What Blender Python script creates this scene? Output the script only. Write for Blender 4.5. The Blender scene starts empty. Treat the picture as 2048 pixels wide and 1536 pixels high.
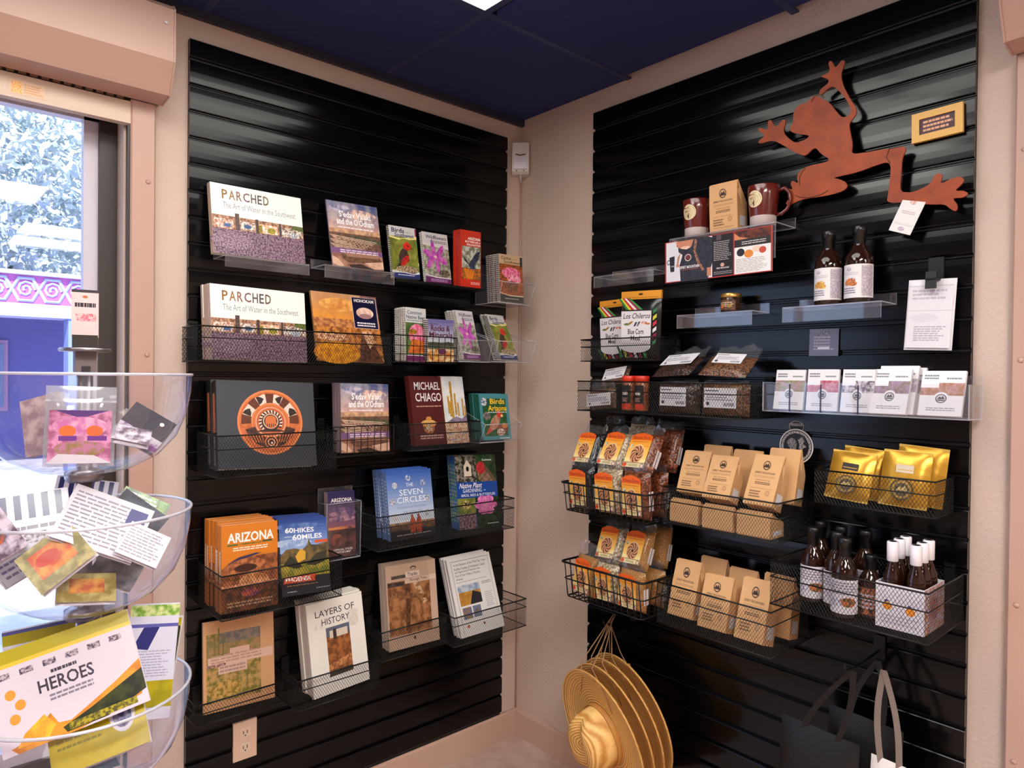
import bpy, math, random
from mathutils import Matrix, Vector, Euler, noise

sc = bpy.context.scene
COL = sc.collection
random.seed(11)
PI = math.pi
rad = math.radians

# ------------------------------------------------------------------ camera, world, sun, exposure
cam = bpy.data.objects.new('camera', bpy.data.cameras.new('camera'))
COL.objects.link(cam)
cam.data.sensor_width = 36
cam.data.lens = 1392.5 * 36 / 2048
cam.data.clip_start = 0.05
cr = Vector((0.74811, -0.66349, 0.01062)); cu = Vector((-0.00151, 0.01430, 0.99990)); cf = Vector((0.66357, 0.74805, -0.00970))
cam.matrix_world = Matrix(((cr.x, cu.x, -cf.x, -1.9494), (cr.y, cu.y, -cf.y, -2.1537), (cr.z, cu.z, -cf.z, 1.4889), (0, 0, 0, 1)))
sc.camera = cam
sc.view_settings.view_transform = 'Standard'
sc.view_settings.look = 'None'
sc.view_settings.gamma = 1
sc.view_settings.use_curve_mapping = False
sc.view_settings.exposure = 0.1
sc.cycles.max_bounces = 8
sc.cycles.transparent_max_bounces = 24
sc.cycles.caustics_reflective = False
sc.cycles.caustics_refractive = False
LAMP = 16.0          # radiance of the ceiling troffers
w = bpy.data.worlds.new('sky'); sc.world = w; w.use_nodes = True
bg = w.node_tree.nodes['Background']
bg.inputs[0].default_value = (0.50, 0.68, 1.0, 1); bg.inputs[1].default_value = 2.6
sun = bpy.data.objects.new('sun', bpy.data.lights.new('sun', 'SUN'))
sun.data.energy = 8.0; sun.data.angle = rad(0.6); sun.data.color = (1, 0.95, 0.88)
sun.rotation_euler = Euler((rad(48), 0, rad(-22)))
COL.objects.link(sun)

# ------------------------------------------------------------------ helpers
T = 0.019            # thickness of the slatted boards
def S(c):
    o = []
    for x in c[:3]:
        x = x / 255
        o.append(x / 12.92 if x <= 0.04045 else ((x + 0.055) / 1.055) ** 2.4)
    return (o[0], o[1], o[2], 1)

MATS = {}
def mat(name, col, rough=.5, metal=0., spec=.5, bump=None, mix=None, coat=0., sub=None):
    """bump=(scale,strength,detail)  mix=(colour2,scale,low,high)"""
    if name in MATS: return MATS[name]
    m = bpy.data.materials.new(name); m.use_nodes = True; nt = m.node_tree; b = nt.nodes['Principled BSDF']
    b.inputs['Base Color'].default_value = S(col); b.inputs['Roughness'].default_value = rough
    b.inputs['Metallic'].default_value = metal; b.inputs['Specular IOR Level'].default_value = spec
    b.inputs['Coat Weight'].default_value = coat
    tc = None
    if bump or mix:
        tc = nt.nodes.new('ShaderNodeTexCoord')
    if bump:
        n = nt.nodes.new('ShaderNodeTexNoise'); n.inputs['Scale'].default_value = bump[0]; n.inputs['Detail'].default_value = bump[2]
        nt.links.new(tc.outputs['Object'], n.inputs['Vector'])
        bp = nt.nodes.new('ShaderNodeBump'); bp.inputs['Strength'].default_value = bump[1]; bp.inputs['Distance'].default_value = .004
        nt.links.new(n.outputs['Fac'], bp.inputs['Height']); nt.links.new(bp.outputs['Normal'], b.inputs['Normal'])
    if mix:
        n = nt.nodes.new('ShaderNodeTexNoise'); n.inputs['Scale'].default_value = mix[1]; n.inputs['Detail'].default_value = 4
        nt.links.new(tc.outputs['Object'], n.inputs['Vector'])
        r = nt.nodes.new('ShaderNodeValToRGB'); r.color_ramp.elements[0].position = mix[2]; r.color_ramp.elements[1].position = mix[3]
        r.color_ramp.elements[0].color = S(col); r.color_ramp.elements[1].color = S(mix[0])
        nt.links.new(n.outputs['Fac'], r.inputs['Fac']); nt.links.new(r.outputs['Color'], b.inputs['Base Color'])
    MATS[name] = m
    return m

def emis(name, col, k):
    if name in MATS: return MATS[name]
    m = bpy.data.materials.new(name); m.use_nodes = True; nt = m.node_tree; nt.nodes.clear()
    e = nt.nodes.new('ShaderNodeEmission'); e.inputs[0].default_value = (*col, 1); e.inputs[1].default_value = k
    o = nt.nodes.new('ShaderNodeOutputMaterial'); nt.links.new(e.outputs[0], o.inputs[0]); MATS[name] = m
    return m

def clear(name, tint=(.93, .94, .95), rough=.02, ior=1.45, base=0.0, haze=0.0, hazecol=(.8, .8, .85)):
    """thin clear plastic or glass: see-through with a Fresnel sheen, optionally a little milky"""
    if name in MATS: return MATS[name]
    m = bpy.data.materials.new(name); m.use_nodes = True; nt = m.node_tree; nt.nodes.clear()
    o = nt.nodes.new('ShaderNodeOutputMaterial'); mx = nt.nodes.new('ShaderNodeMixShader')
    t = nt.nodes.new('ShaderNodeBsdfTransparent'); t.inputs[0].default_value = (*tint, 1)
    g = nt.nodes.new('ShaderNodeBsdfGlossy'); g.inputs['Roughness'].default_value = rough
    f = nt.nodes.new('ShaderNodeLayerWeight'); f.inputs['Blend'].default_value = .5
    q = nt.nodes.new('ShaderNodeMath'); q.operation = 'POWER'; q.inputs[1].default_value = 4.0
    a = nt.nodes.new('ShaderNodeMath'); a.operation = 'MULTIPLY_ADD'; a.inputs[1].default_value = (ior-1)*1.4; a.inputs[2].default_value = base+.03
    nt.links.new(f.outputs['Facing'], q.inputs[0]); nt.links.new(q.outputs[0], a.inputs[0]); nt.links.new(a.outputs[0], mx.inputs[0])
    nt.links.new(g.outputs[0], mx.inputs[2])
    if haze > 0:
        d = nt.nodes.new('ShaderNodeBsdfDiffuse'); d.inputs[0].default_value = (*hazecol, 1)
        m2 = nt.nodes.new('ShaderNodeMixShader'); m2.inputs[0].default_value = haze
        nt.links.new(t.outputs[0], m2.inputs[1]); nt.links.new(d.outputs[0], m2.inputs[2]); nt.links.new(m2.outputs[0], mx.inputs[1])
    else:
        nt.links.new(t.outputs[0], mx.inputs[1])
    nt.links.new(mx.outputs[0], o.inputs[0]); MATS[name] = m
    return m

def print_mat(name='printed_paper', rough=.42, spec=.35):
    """ink on paper: each printed shape carries its own two inks and grain size"""
    if name in MATS: return MATS[name]
    m = bpy.data.materials.new(name); m.use_nodes = True; nt = m.node_tree; b = nt.nodes['Principled BSDF']
    b.inputs['Roughness'].default_value = rough; b.inputs['Specular IOR Level'].default_value = spec
    A = []
    for nm in ('ink', 'ink2', 'grain'):
        a = nt.nodes.new('ShaderNodeAttribute'); a.attribute_name = nm; A.append(a)
    tc = nt.nodes.new('ShaderNodeTexCoord'); n = nt.nodes.new('ShaderNodeTexNoise'); n.inputs['Detail'].default_value = 3.5
    nt.links.new(tc.outputs['Object'], n.inputs['Vector']); nt.links.new(A[2].outputs['Fac'], n.inputs['Scale'])
    r = nt.nodes.new('ShaderNodeValToRGB'); r.color_ramp.elements[0].position = .42; r.color_ramp.elements[1].position = .58
    nt.links.new(n.outputs['Fac'], r.inputs['Fac'])
    mx = nt.nodes.new('ShaderNodeMix'); mx.data_type = 'RGBA'
    nt.links.new(r.outputs['Color'], mx.inputs[0]); nt.links.new(A[0].outputs['Color'], mx.inputs[6]); nt.links.new(A[1].outputs['Color'], mx.inputs[7])
    nt.links.new(mx.outputs[2], b.inputs['Base Color']); MATS[name] = m
    return m

class MB:
    def __init__(s): s.v = []; s.f = []; s.m = []; s.s = []
    def add(s, vs, fs, m=0, sm=False):
        k = len(s.v); s.v += [tuple(v) for v in vs]
        for f in fs: s.f.append(tuple(i + k for i in f)); s.m.append(m); s.s.append(sm)
        return s
    def box(s, x0, x1, y0, y1, z0, z1, m=0):
        return s.add([(x0,y0,z0),(x1,y0,z0),(x1,y1,z0),(x0,y1,z0),(x0,y0,z1),(x1,y0,z1),(x1,y1,z1),(x0,y1,z1)],
            [(0,3,2,1),(4,5,6,7),(0,1,5,4),(1,2,6,5),(2,3,7,6),(3,0,4,7)], m)
    def prism(s, poly, axis, a0, a1, m=0, mcap=None):
        n = len(poly)
        g = (lambda p, a: (p[0], a, p[1])) if axis == 'y' else ((lambda p, a: (a, p[0], p[1])) if axis == 'x' else (lambda p, a: (p[0], p[1], a)))
        vs = [g(p, a0) for p in poly] + [g(p, a1) for p in poly]
        s.add(vs, [tuple(range(n)), tuple(range(2*n-1, n-1, -1))], m if mcap is None else mcap)
        k = len(s.v) - 2*n
        for i in range(n):
            j = (i+1) % n; s.f.append((k+i, k+j, k+n+j, k+n+i)); s.m.append(m); s.s.append(False)
        return s
    def tube(s, pts, r, n=6, m=0, closed=False, sm=True):
        P = [Vector(p) for p in pts]; N = len(P); rings = []; up = None
        for i in range(N):
            if closed: d = P[(i+1) % N] - P[i-1]
            else: d = P[min(i+1, N-1)] - P[max(i-1, 0)]
            d = d.normalized() if d.length > 1e-9 else Vector((0,0,1))
            if up is None: up = Vector((0,0,1)) if abs(d.z) < .9 else Vector((1,0,0))
            a = d.cross(up)
            if a.length < 1e-6: a = d.cross(Vector((1,0,0)))
            a.normalize(); b = a.cross(d).normalized(); up = b
            rr = r[i] if isinstance(r, (list, tuple)) else r
            rings.append([P[i] + (a*math.cos(2*PI*k/n) + b*math.sin(2*PI*k/n))*rr for k in range(n)])
        k0 = len(s.v)
        for g in rings: s.v += [tuple(v) for v in g]
        M = N if closed else N-1
        for i in range(M):
            for k in range(n):
                a = k0+i*n; b = k0+((i+1) % N)*n
                s.f.append((a+k, a+(k+1) % n, b+(k+1) % n, b+k)); s.m.append(m); s.s.append(sm)
        if not closed:
            s.f.append(tuple(k0+k for k in range(n-1,-1,-1))); s.m.append(m); s.s.append(False)
            s.f.append(tuple(k0+(N-1)*n+k for k in range(n))); s.m.append(m); s.s.append(False)
        return s
    def lathe(s, prof, n=28, m=0, cx=0, cy=0, z=0, mats=None, caps=True):
        k0 = len(s.v)
        for (r, h) in prof:
            for k in range(n):
                a = 2*PI*k/n; s.v.append((cx+r*math.cos(a), cy+r*math.sin(a), z+h))
        for i in range(len(prof)-1):
            for k in range(n):
                a = k0+i*n; b = a+n
                s.f.append((a+k, a+(k+1) % n, b+(k+1) % n, b+k)); s.m.append(mats[i] if mats else m); s.s.append(True)
        if caps:
            if prof[0][0] > 1e-4: s.f.append(tuple(k0+k for k in range(n-1,-1,-1))); s.m.append(mats[0] if mats else m); s.s.append(False)
            if prof[-1][0] > 1e-4: s.f.append(tuple(k0+(len(prof)-1)*n+k for k in range(n))); s.m.append(mats[-1] if mats else m); s.s.append(False)
        return s
    def mesh(s, name, mats):
        me = bpy.data.meshes.new(name); me.from_pydata(s.v, [], s.f)
        for m in (mats if isinstance(mats, (list, tuple)) else [mats]): me.materials.append(m)
        me.polygons.foreach_set('material_index', s.m); me.polygons.foreach_set('use_smooth', s.s)
        me.update(); return me
    def obj(s, name, mats, parent=None, **k): return link(name, s.mesh(name, mats), parent, **k)

def link(name, data, parent=None, kind=None):
    o = bpy.data.objects.new(name, data); COL.objects.link(o)
    if parent: o.parent = parent
    if kind: o['kind'] = kind
    return o
def tag(o, label, cat, group=None):
    o['label'] = label; o['category'] = cat
    if group: o['group'] = group
    return o
def thing(name, label, cat, group=None):
    o = bpy.data.objects.new(name, None); o.empty_display_size = .02; COL.objects.link(o)
    return tag(o, label, cat, group)
def place(o, wall, u, z, d=0., tilt=0., roll=0., yaw=0.):
    """on the left wall u = x; on the right wall u = -y; d = distance out from the slatted board"""
    o.location = (u, -(T+d), z) if wall == 'L' else (-(T+d), -u, z)
    o.rotation_euler = (rad(-tilt), rad(roll), rad(yaw) - (0 if wall == 'L' else PI/2))
    return o
def copy_tree(o):
    c = o.copy(); COL.objects.link(c)
    for ch in o.children:
        h = ch.copy(); COL.objects.link(h); h.parent = c
        for g in ch.children:
            k = g.copy(); COL.objects.link(k); k.parent = h
    return c

# ------------------------------------------------------------------ print (flat ink shapes on covers and labels)
GL = {}
def glyphs(s, bold):
    if (s, bold) in GL: return GL[(s, bold)]
    cu_ = bpy.data.curves.new('t', 'FONT'); cu_.body = s; cu_.resolution_u = 2; cu_.offset = bold; cu_.fill_mode = 'FRONT'
    ob = bpy.data.objects.new('t', cu_); me = bpy.data.meshes.new_from_object(ob)
    V = [(v.co.x, v.co.y) for v in me.vertices]; Fc = [tuple(p.vertices) for p in me.polygons if abs(p.normal.z) > .5]
    xs = [v[0] for v in V]; ys = [v[1] for v in V]; a, b, c, d = min(xs), max(xs), min(ys), max(ys)
    V = [((x-a)/(b-a), (y-c)/(d-c)) for x, y in V]
    bpy.data.objects.remove(ob); bpy.data.curves.remove(cu_); bpy.data.meshes.remove(me)
    GL[(s, bold)] = (V, Fc); return GL[(s, bold)]

def Rt(x0, y0, x1, y1, c, c2=None, g=0): return ('P', [(x0,y0),(x1,y0),(x1,y1),(x0,y1)], c, c2, g)
def Pg(pts, c, c2=None, g=0): return ('P', pts, c, c2, g)
def El(cx, cy, rx, ry, c, c2=None, g=0, n=20, a=0):
    ca, sa = math.cos(rad(a)), math.sin(rad(a))
    return ('P', [(cx+rx*math.cos(2*PI*i/n)*ca-ry*math.sin(2*PI*i/n)*sa, cy+rx*math.cos(2*PI*i/n)*sa+ry*math.sin(2*PI*i/n)*ca) for i in range(n)], c, c2, g)
def Tx(s, x0, y0, x1, y1, c, bold=.0, shear=0): return ('T', s, x0, y0, x1, y1, c, bold, shear)
def Ln(n, x0, y0, x1, y1, c, seed=1, fill=.55):
    rn = random.Random(seed*31+n); o = []; st = (y1-y0)/n
    for i in range(n):
        y = y1-(i+1)*st; x = x0; e = x1 - (rn.random()*.25*(x1-x0) if n > 2 else 0)
        while x < e:
            L = min(e-x, (x1-x0)*rn.uniform(.08, .2)); o.append(Rt(x, y+st*(1-fill)/2, x+L*.85, y+st*(1+fill)/2, c)); x += L
    return o
def Gr(x0, y0, x1, y1, ca, cb, n=8, c2=None, g=0):
    return [Rt(x0, y0+(y1-y0)*i/n, x1, y0+(y1-y0)*(i+1)/n, tuple(ca[k]+(cb[k]-ca[k])*i/(n-1) for k in range(3)),
               None if c2 is None else tuple(c2[k]*.5+.5*(ca[k]+(cb[k]-ca[k])*i/(n-1)) for k in range(3)), g) for i in range(n)]
def flat(ops):
    o = []
    for x in ops:
        if isinstance(x, list): o += flat(x)
        else: o.append(x)
    return o
def art_mesh(name, ops, w, h, cyl=None, m=None, step=1e-5, off=1.5e-4):
    V = []; F = []; C1 = []; C2 = []; G = []
    ops = flat(ops); step = min(step, 2.2e-4/len(ops))
    for li, op in enumerate(ops):
        y = -(off+li*step)
        if op[0] == 'P':
            pts = op[1]; fs = [tuple(range(len(pts)))]; c, c2, g = op[2], op[3] or op[2], op[4]
            if cyl and len(pts) == 4:
                n = 14; (x0, y0), (x1, _), (_, y1) = pts[0], pts[1], pts[2]
                pts = [(x0+(x1-x0)*i/n, y0) for i in range(n+1)] + [(x0+(x1-x0)*i/n, y1) for i in range(n+1)]
                fs = [(i, i+1, n+2+i, n+1+i) for i in range(n)]
            elif cyl:
                n = len(pts); cx_ = sum(a for a, b in pts)/n; cy_ = sum(b for a, b in pts)/n; P0 = pts; pts = list(P0)
                for q in (.66, .33): pts += [(cx_+(a-cx_)*q, cy_+(b-cy_)*q) for a, b in P0]
                pts.append((cx_, cy_)); fs = []
                for k_ in range(2): fs += [(k_*n+i, k_*n+(i+1) % n, (k_+1)*n+(i+1) % n, (k_+1)*n+i) for i in range(n)]
                fs += [(2*n+i, 2*n+(i+1) % n, 3*n) for i in range(n)]
        else:
            _, s, x0, y0, x1, y1, c, bold, sh = op; V0, fs = glyphs(s, bold)
            pts = [(x0+(a+sh*b)*(x1-x0), y0+b*(y1-y0)) for a, b in V0]; c2 = c; g = 0
        k = len(V)
        for a, b in pts:
            X = (a-.5)*w; Z = b*h
            if cyl:
                cb = cyl if not isinstance(cyl, tuple) else cyl[0]+cyl[1]*Z; an = X/cb; rr = cb-y; V.append((rr*math.sin(an), -rr*math.cos(an), Z))
            else: V.append((X, y, Z))
        for f in fs: F.append(tuple(i+k for i in f)); C1.append(S(c)); C2.append(S(c2)); G.append(g)
    me = bpy.data.meshes.new(name); me.from_pydata(V, [], F)
    for nm, D in (('ink', C1), ('ink2', C2)):
        at = me.attributes.new(nm, 'FLOAT_COLOR', 'FACE'); at.data.foreach_set('color', [x for c in D for x in c])
    me.attributes.new('grain', 'FLOAT', 'FACE').data.foreach_set('value', G)
    me.materials.append(m or print_mat()); me.update()
    # faces must look towards -y (flat) or outwards
    if not cyl:
        fl = [p.index for p in me.polygons if p.normal.y > 0]
        if fl:
            import bmesh
            bm = bmesh.new(); bm.from_mesh(me); bm.faces.ensure_lookup_table()
            bmesh.ops.reverse_faces(bm, faces=[bm.faces[i] for i in fl]); bm.to_mesh(me); bm.free()
    return me

# ------------------------------------------------------------------ materials
WALLC = (206, 184, 171)
M_wall = mat('stucco_paint', WALLC, .75, bump=(95, .55, 5), spec=.3)
M_trim = mat('trim_paint', (200, 166, 150), .45)
M_slat = mat('black_laminate', (4, 4, 6), .16, spec=.32)
M_groove = mat('black_groove', (6, 6, 8), .6)
M_wire = mat('black_wire', (8, 8, 9), .45, spec=.35)
M_acr = clear('acrylic', (.985, .985, .99), .03, 1.42, base=.03, haze=.03, hazecol=(.8, .76, .9))  # lavender haze stands in for light reflected off the acrylic
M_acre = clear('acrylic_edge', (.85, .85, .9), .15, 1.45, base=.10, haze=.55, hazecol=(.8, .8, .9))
M_page = mat('paper_pages', (226, 218, 205), .8, mix=((196, 184, 168), 900, .4, .6))
M_print = print_mat()
M_gloss = print_mat('printed_film', .22, .5)
M_white = mat('white_plastic', (214, 208, 205), .4)
M_cap = mat('black_cap', (14, 14, 15), .3)

# ------------------------------------------------------------------ room shell
def struct(name, mb, m, parent=None):
    o = mb.obj(name, m, parent)
    if not parent: o['kind'] = 'structure'
    return o
ZC = 2.554
X0, Y0 = -5.2, -5.4
fl = MB().box(X0, 0, Y0, 0, -.05, 0)
M_floor = mat('floor_vinyl', (196, 170, 158), .3, mix=((176, 146, 134), 14, .35, .65), spec=.5)
struct('floor', fl, M_floor)
# left wall (the back one, y = 0) with the big window; opening x -4.30..-1.478, z 0.40..2.20
WX0, WX1, WZ0, WZ1 = -4.30, -1.478, 0.40, 2.275
wl = MB().box(WX1, .25, 0, .24, 0, 2.8).box(X0, WX0, 0, .24, 0, 2.8).box(WX0, WX1, 0, .24, 0, WZ0).box(WX0, WX1, 0, .24, WZ1, 2.8)
struct('wall_left', wl, M_wall)
struct('wall_right', MB().box(0, .24, Y0, 0, 0, 2.8), M_wall)
struct('wall_rear', MB().box(X0, 0, Y0-.2, Y0, 0, 2.8), M_wall)
struct('wall_side', MB().box(X0-.2, X0, Y0-.2, .24, 0, 2.8), M_wall)
struct('baseboard_left', MB().prism([(0,0),(-.013,0),(-.013,.100),(-.009,.1085),(0,.1085)], 'x', -1.9, 0), M_trim)
struct('baseboard_right', MB().prism([(0,0),(-.013,0),(-.013,.100),(-.009,.1085),(0,.1085)], 'y', -5.0, -.013) , M_trim)
# ceiling: dark lay-in tiles between tee bars
M_tile = mat('ceiling_tile', (34, 44, 98), .85, bump=(240, .3, 3))
M_bar = mat('ceiling_bar', (46, 54, 96), .6)
ceil = struct('ceiling', MB().box(X0, 0, Y0, 0, ZC+.02, ZC+.06), mat('ceiling_void', (20, 20, 26), .9))
GX, GY, TS = -.66, -.566, .61
LIGHTS = {(0, 0): .32, (0, 1): .32, (1, 0): .62, (2, 0): .30, (4, 1): .4, (1, 3): 2.3, (2, 3): 2.0, (5, 4): 1, (0, 5): 1.2, (0, 6): 1}     # light cells (i along -x, j along -y), first cell starts at the seam crossing; two strongest are added fill behind the viewer
tile_me = MB().box(-TS/2+.010, TS/2-.010, -TS/2+.010, TS/2-.010, -.004, .012).mesh('ceiling_tile', M_tile)
xs = [GX + TS - TS*i for i in range(9)]; ys = [GY + TS - TS*j for j in range(10)]
for i in range(9):
    for j in range(10):
        x1 = min(xs[i], 0) if i else 0; x0 = max(xs[i]-TS, X0); y1 = min(ys[j], 0); y0 = max(ys[j]-TS, Y0)
        if (i-1, j-1) in LIGHTS or x1-x0 < .03 or y1-y0 < .03: continue
        if x1-x0 > TS-.001 and y1-y0 > TS-.001:
            o = link('ceiling_tile', tile_me, ceil); o.location = ((x0+x1)/2, (y0+y1)/2, ZC)
        else:
            MB().box(x0+.005, x1-.005, y0+.005, y1-.005, ZC-.004, ZC+.012).obj('ceiling_tile', M_tile, ceil)
for i in range(9):
    if X0 < xs[i] < -.1: MB().box(xs[i]-.011, xs[i]+.011, Y0, -.02, ZC-.0048, ZC).obj('tee_bar', M_bar, ceil)
for j in range(10):
    if Y0 < ys[j] < -.02: MB().box(X0, -.001, ys[j]-.011, ys[j]+.011, ZC-.0050, ZC-.0005).obj('tee_bar', M_bar, ceil)
struct('trim_1', MB().box(X0, 0, -.018, 0, ZC-.028, ZC+.02), mat('wall_angle', (44, 46, 66), .6))
nlab = ['square recessed ceiling light nearest the corner, its tip at the top edge', 'adjoining the one at the top edge', 'third along the window wall', 'fourth along the window wall', 'over by the left window', 'added fill behind the viewer on the right', 'added fill behind the viewer on the left', 'far behind on the window side', 'behind the viewer along the right wall', 'farthest behind along the right wall']
for n, (i, j) in enumerate(LIGHTS):
    cx = GX - TS*i - TS/2; cy = GY - TS*j - TS/2
    t = thing('ceiling_light', nlab[0] if n == 0 else 'square recessed ceiling light outside the picture, '+nlab[n], 'ceiling light', None if n == 0 else 'ceiling lights outside the picture')
    t.location = (cx, cy, ZC)
    a = TS/2-.012
    MB().box(-a, a, -a, a, .010, .016).obj('diffuser', emis('light_diffuser_%d' % (LIGHTS[(i, j)]*100), (1, .965, .90), LAMP*LIGHTS[(i, j)]), t)
    f = MB()
    for (p, q, r_, s_) in ((-a-.006, a+.006, a, a+.006), (-a-.006, a+.006, -a-.006, -a), (-a-.006, -a, -a, a), (a, a+.006, -a, a)):
        f.box(p, q, r_, s_, -.004, .012)
    f.obj('frame', M_white, t)

# ------------------------------------------------------------------ slatted boards
def board(wall, g, zt, z1, label):
    W = 1.219; P = .0762; gh = .0105
    r = thing('slatted_display_board', label, 'display board'); uc = -(g+W/2) if wall == 'L' else g+W/2
    place(r, wall, uc, 0, -T)
    h = P-gh
    # one slat: bevelled front with a lip hanging over each groove
    prof = [(-.0075, -h/2-.003), (-.0115, -h/2-.003), (-.0115, -h/2), (-.0165, -h/2), (-T+.0009, -h/2+.0022), (-T+.0003, -h/4), (-T, 0), (-T+.0003, h/4), (-T+.0009, h/2-.0022), (-.0165, h/2), (-.0115, h/2), (-.0115, h/2+.003), (-.0075, h/2+.003)]
    me = MB().prism(prof, 'x', -W/2, W/2).mesh('slat', M_slat)
    for p_ in me.polygons:
        if p_.normal.y < -.95 and abs(p_.normal.z) < .2: p_.use_smooth = True
    k = 1
    zb = .1085
    MB().box(-W/2, W/2, -.0075, -.0006, zb, zt).obj('backing', M_groove, r)
    top = z1+gh/2
    MB().prism([(-.0075, top), (-.0165, top), (-T, top+.0025), (-T, zt-.0025), (-.0165, zt), (-.0075, zt)], 'x', -W/2, W/2).obj('slat', M_slat, r)
    while z1-k*P-gh/2 > zb:
        o = link('slat', me, r); o.location = (0, 0, z1-(k-.5)*P); k += 1
    lo = z1-(k-1)*P-gh/2
    if lo-zb > .01:
        MB().prism([(-.0075, zb), (-.0165, zb), (-T, zb+.0025), (-T, lo-.0025), (-.0165, lo), (-.0075, lo)], 'x', -W/2, W/2).obj('slat', M_slat, r)
    return r
board('L', .093, 2.4595, 2.4028, 'black slatted display board with books, on the wall beside the window')
board('R', .4146, 2.469, 2.4038, 'black slatted display board with coffee, bottles and the metal frog')

# ------------------------------------------------------------------ window in the left wall, shutter box and rails
M_cream = mat('shutter_cream', (188, 152, 138), .38, spec=.5)
M_dark = mat('window_frame_dark', (46, 36, 34), .4)
M_pale = mat('window_sash', (206, 200, 214), .4)
M_glass = clear('window_glass', (.96, .97, 1), .0, 1.35)
win = struct('window_1', MB().box(WX1-.045, WX1, .07, .13, WZ0, WZ1).box(WX0, WX0+.045, .07, .13, WZ0, WZ1).box(WX0, WX1, .07, .13, WZ0, WZ0+.045).box(WX0, WX1, .07, .13, WZ1-.045, WZ1), M_dark)
a0, a1, b0, b1 = WX0+.045, WX1-.045, WZ0+.045, WZ1-.045
xm = (a0+a1)/2
sash = MB()
for (p, q) in ((a0, xm), (xm, a1)):
    sash.box(p, p+.035, .085, .12, b0, b1).box(q-.035, q, .085, .12, b0, b1).box(p, q, .085, .12, b0, b0+.04).box(p, q, .085, .12, b1-.04, b1)
sash.obj('window_sash', M_pale, win)
for (p, q) in ((a0, xm), (xm, a1)):
    MB().box(p+.03, q-.03, .100, .104, b0+.03, b1-.03).obj('pane', M_glass, win)
MB().box(WX0, WX1, -.02, .07, WZ0-.03, WZ0+.0).obj('window_sill', M_trim, win)

def shutter(wall, ua, ub, labels, gap):
    """ua = end next to the display board, ub = far end; box above, rail beside, rolled curtain edge"""
    sgn = -1 if wall == 'L' else 1
    r = thing('roller_shutter_box', labels[0], 'shutter box'); place(r, wall, 0, 0, -T)
    x0, x1 = min(ua, ub), max(ua, ub)
    prof = [(-.0006, 2.495), (-.135, 2.475), (-.15, 2.46), (-.15, 2.322), (-.105, 2.245), (-.035, 2.238), (-.03, 2.25), (-.0006, 2.25)]
    MB().prism(prof, 'x', x0, x1).obj('housing', M_cream, r)
    e = ua
    cap = [(p*1.015 if p < 0 else p, (q-2.37)*1.015+2.37) for p, q in prof]
    MB().prism(cap, 'x', min(e, e-sgn*.004), max(e, e-sgn*.004)).obj('end_cap', M_cream, r)
    MB().lathe([(.0, .0015), (.004, .0015), (.005, 0)], 10).obj('screw', M_white, r).matrix_local = Matrix.Translation((e+sgn*.02, -.1515, 2.42)) @ Matrix.Rotation(PI/2, 4, 'X')
    g = thing('shutter_guide_rail', labels[1], 'guide rail'); place(g, wall, 0, 0, -T)
    ra, rb = (ua+sgn*gap, ua+sgn*(gap+.063))
    p0, p1 = min(ra, rb), max(ra, rb)
    MB().prism([(p0, -.0006), (p0, -.026), (p0+.004, -.03), (p1-.004, -.03), (p1, -.026), (p1, -.0006)], 'z', .40, 2.237).obj('rail_body', M_cream, g)
    xi = rb
    MB().box(min(xi, xi+sgn*.006), max(xi, xi+sgn*.006), -.022, -.002, .40, 2.237).obj('brush_strip', M_dark, g)
    for z in (2.02, 1.54, .98, .62):
        MB().lathe([(0, .0022), (.005, .0018), (.0065, 0)], 12).obj('rivet', M_cream, g).matrix_local = Matrix.Translation(((ra+rb)/2-sgn*.012, -.0302, z)) @ Matrix.Rotation(PI/2, 4, 'X')
    return r
shutter('L', -1.392, -4.4, ('cream roller shutter box above the bright window', 'cream shutter guide rail with rivets beside the bright window'), .012)
shutter('R', 1.714, 3.9, ('cream roller shutter box at the top right corner of the picture', 'cream shutter guide rail at the right edge of the picture'), .002)
t = thing('roller_shutter_curtain', 'cream bottom bar of the raised shutter across the window top', 'roller shutter')
bar = MB().prism([(-.012, 2.168), (-.026, 2.172), (-.026, 2.232), (-.012, 2.236)], 'x', -4.30, -1.464).obj('bottom_bar', mat('shutter_bar', (206, 180, 160), .35), t)
MB().box(-4.30, -1.464, -.014, -.010, 2.2362, 2.2492).obj('curtain_slat', M_dark, t)
n = 0
for i in range(46):
    x = -1.49-i*.0245
    MB().box(x-.008, x+.008, -.0155, -.014, 2.2385, 2.2475).obj('vent_slot', mat('slot_light', (176, 140, 122), .5), t)
link('sticker', art_mesh('sticker', [Rt(0, 0, 1, 1, (222, 190, 160)), Rt(.05, .1, .35, .9, (236, 160, 70), (240, 200, 140), 300), Ln(4, .4, .15, .95, .85, (214, 160, 110))], .075, .035), t).location = (-1.70, -.0262, 2.182)
t = thing('shutter_curtain_closed', 'lowered cream shutter curtain beyond the right edge of the picture', 'roller shutter')
for i in range(22):
    MB().box(-.016, -.008, -3.86, -1.790, .40+i*.083, .40+i*.083+.079).obj('curtain_slat', M_cream, t)
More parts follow.
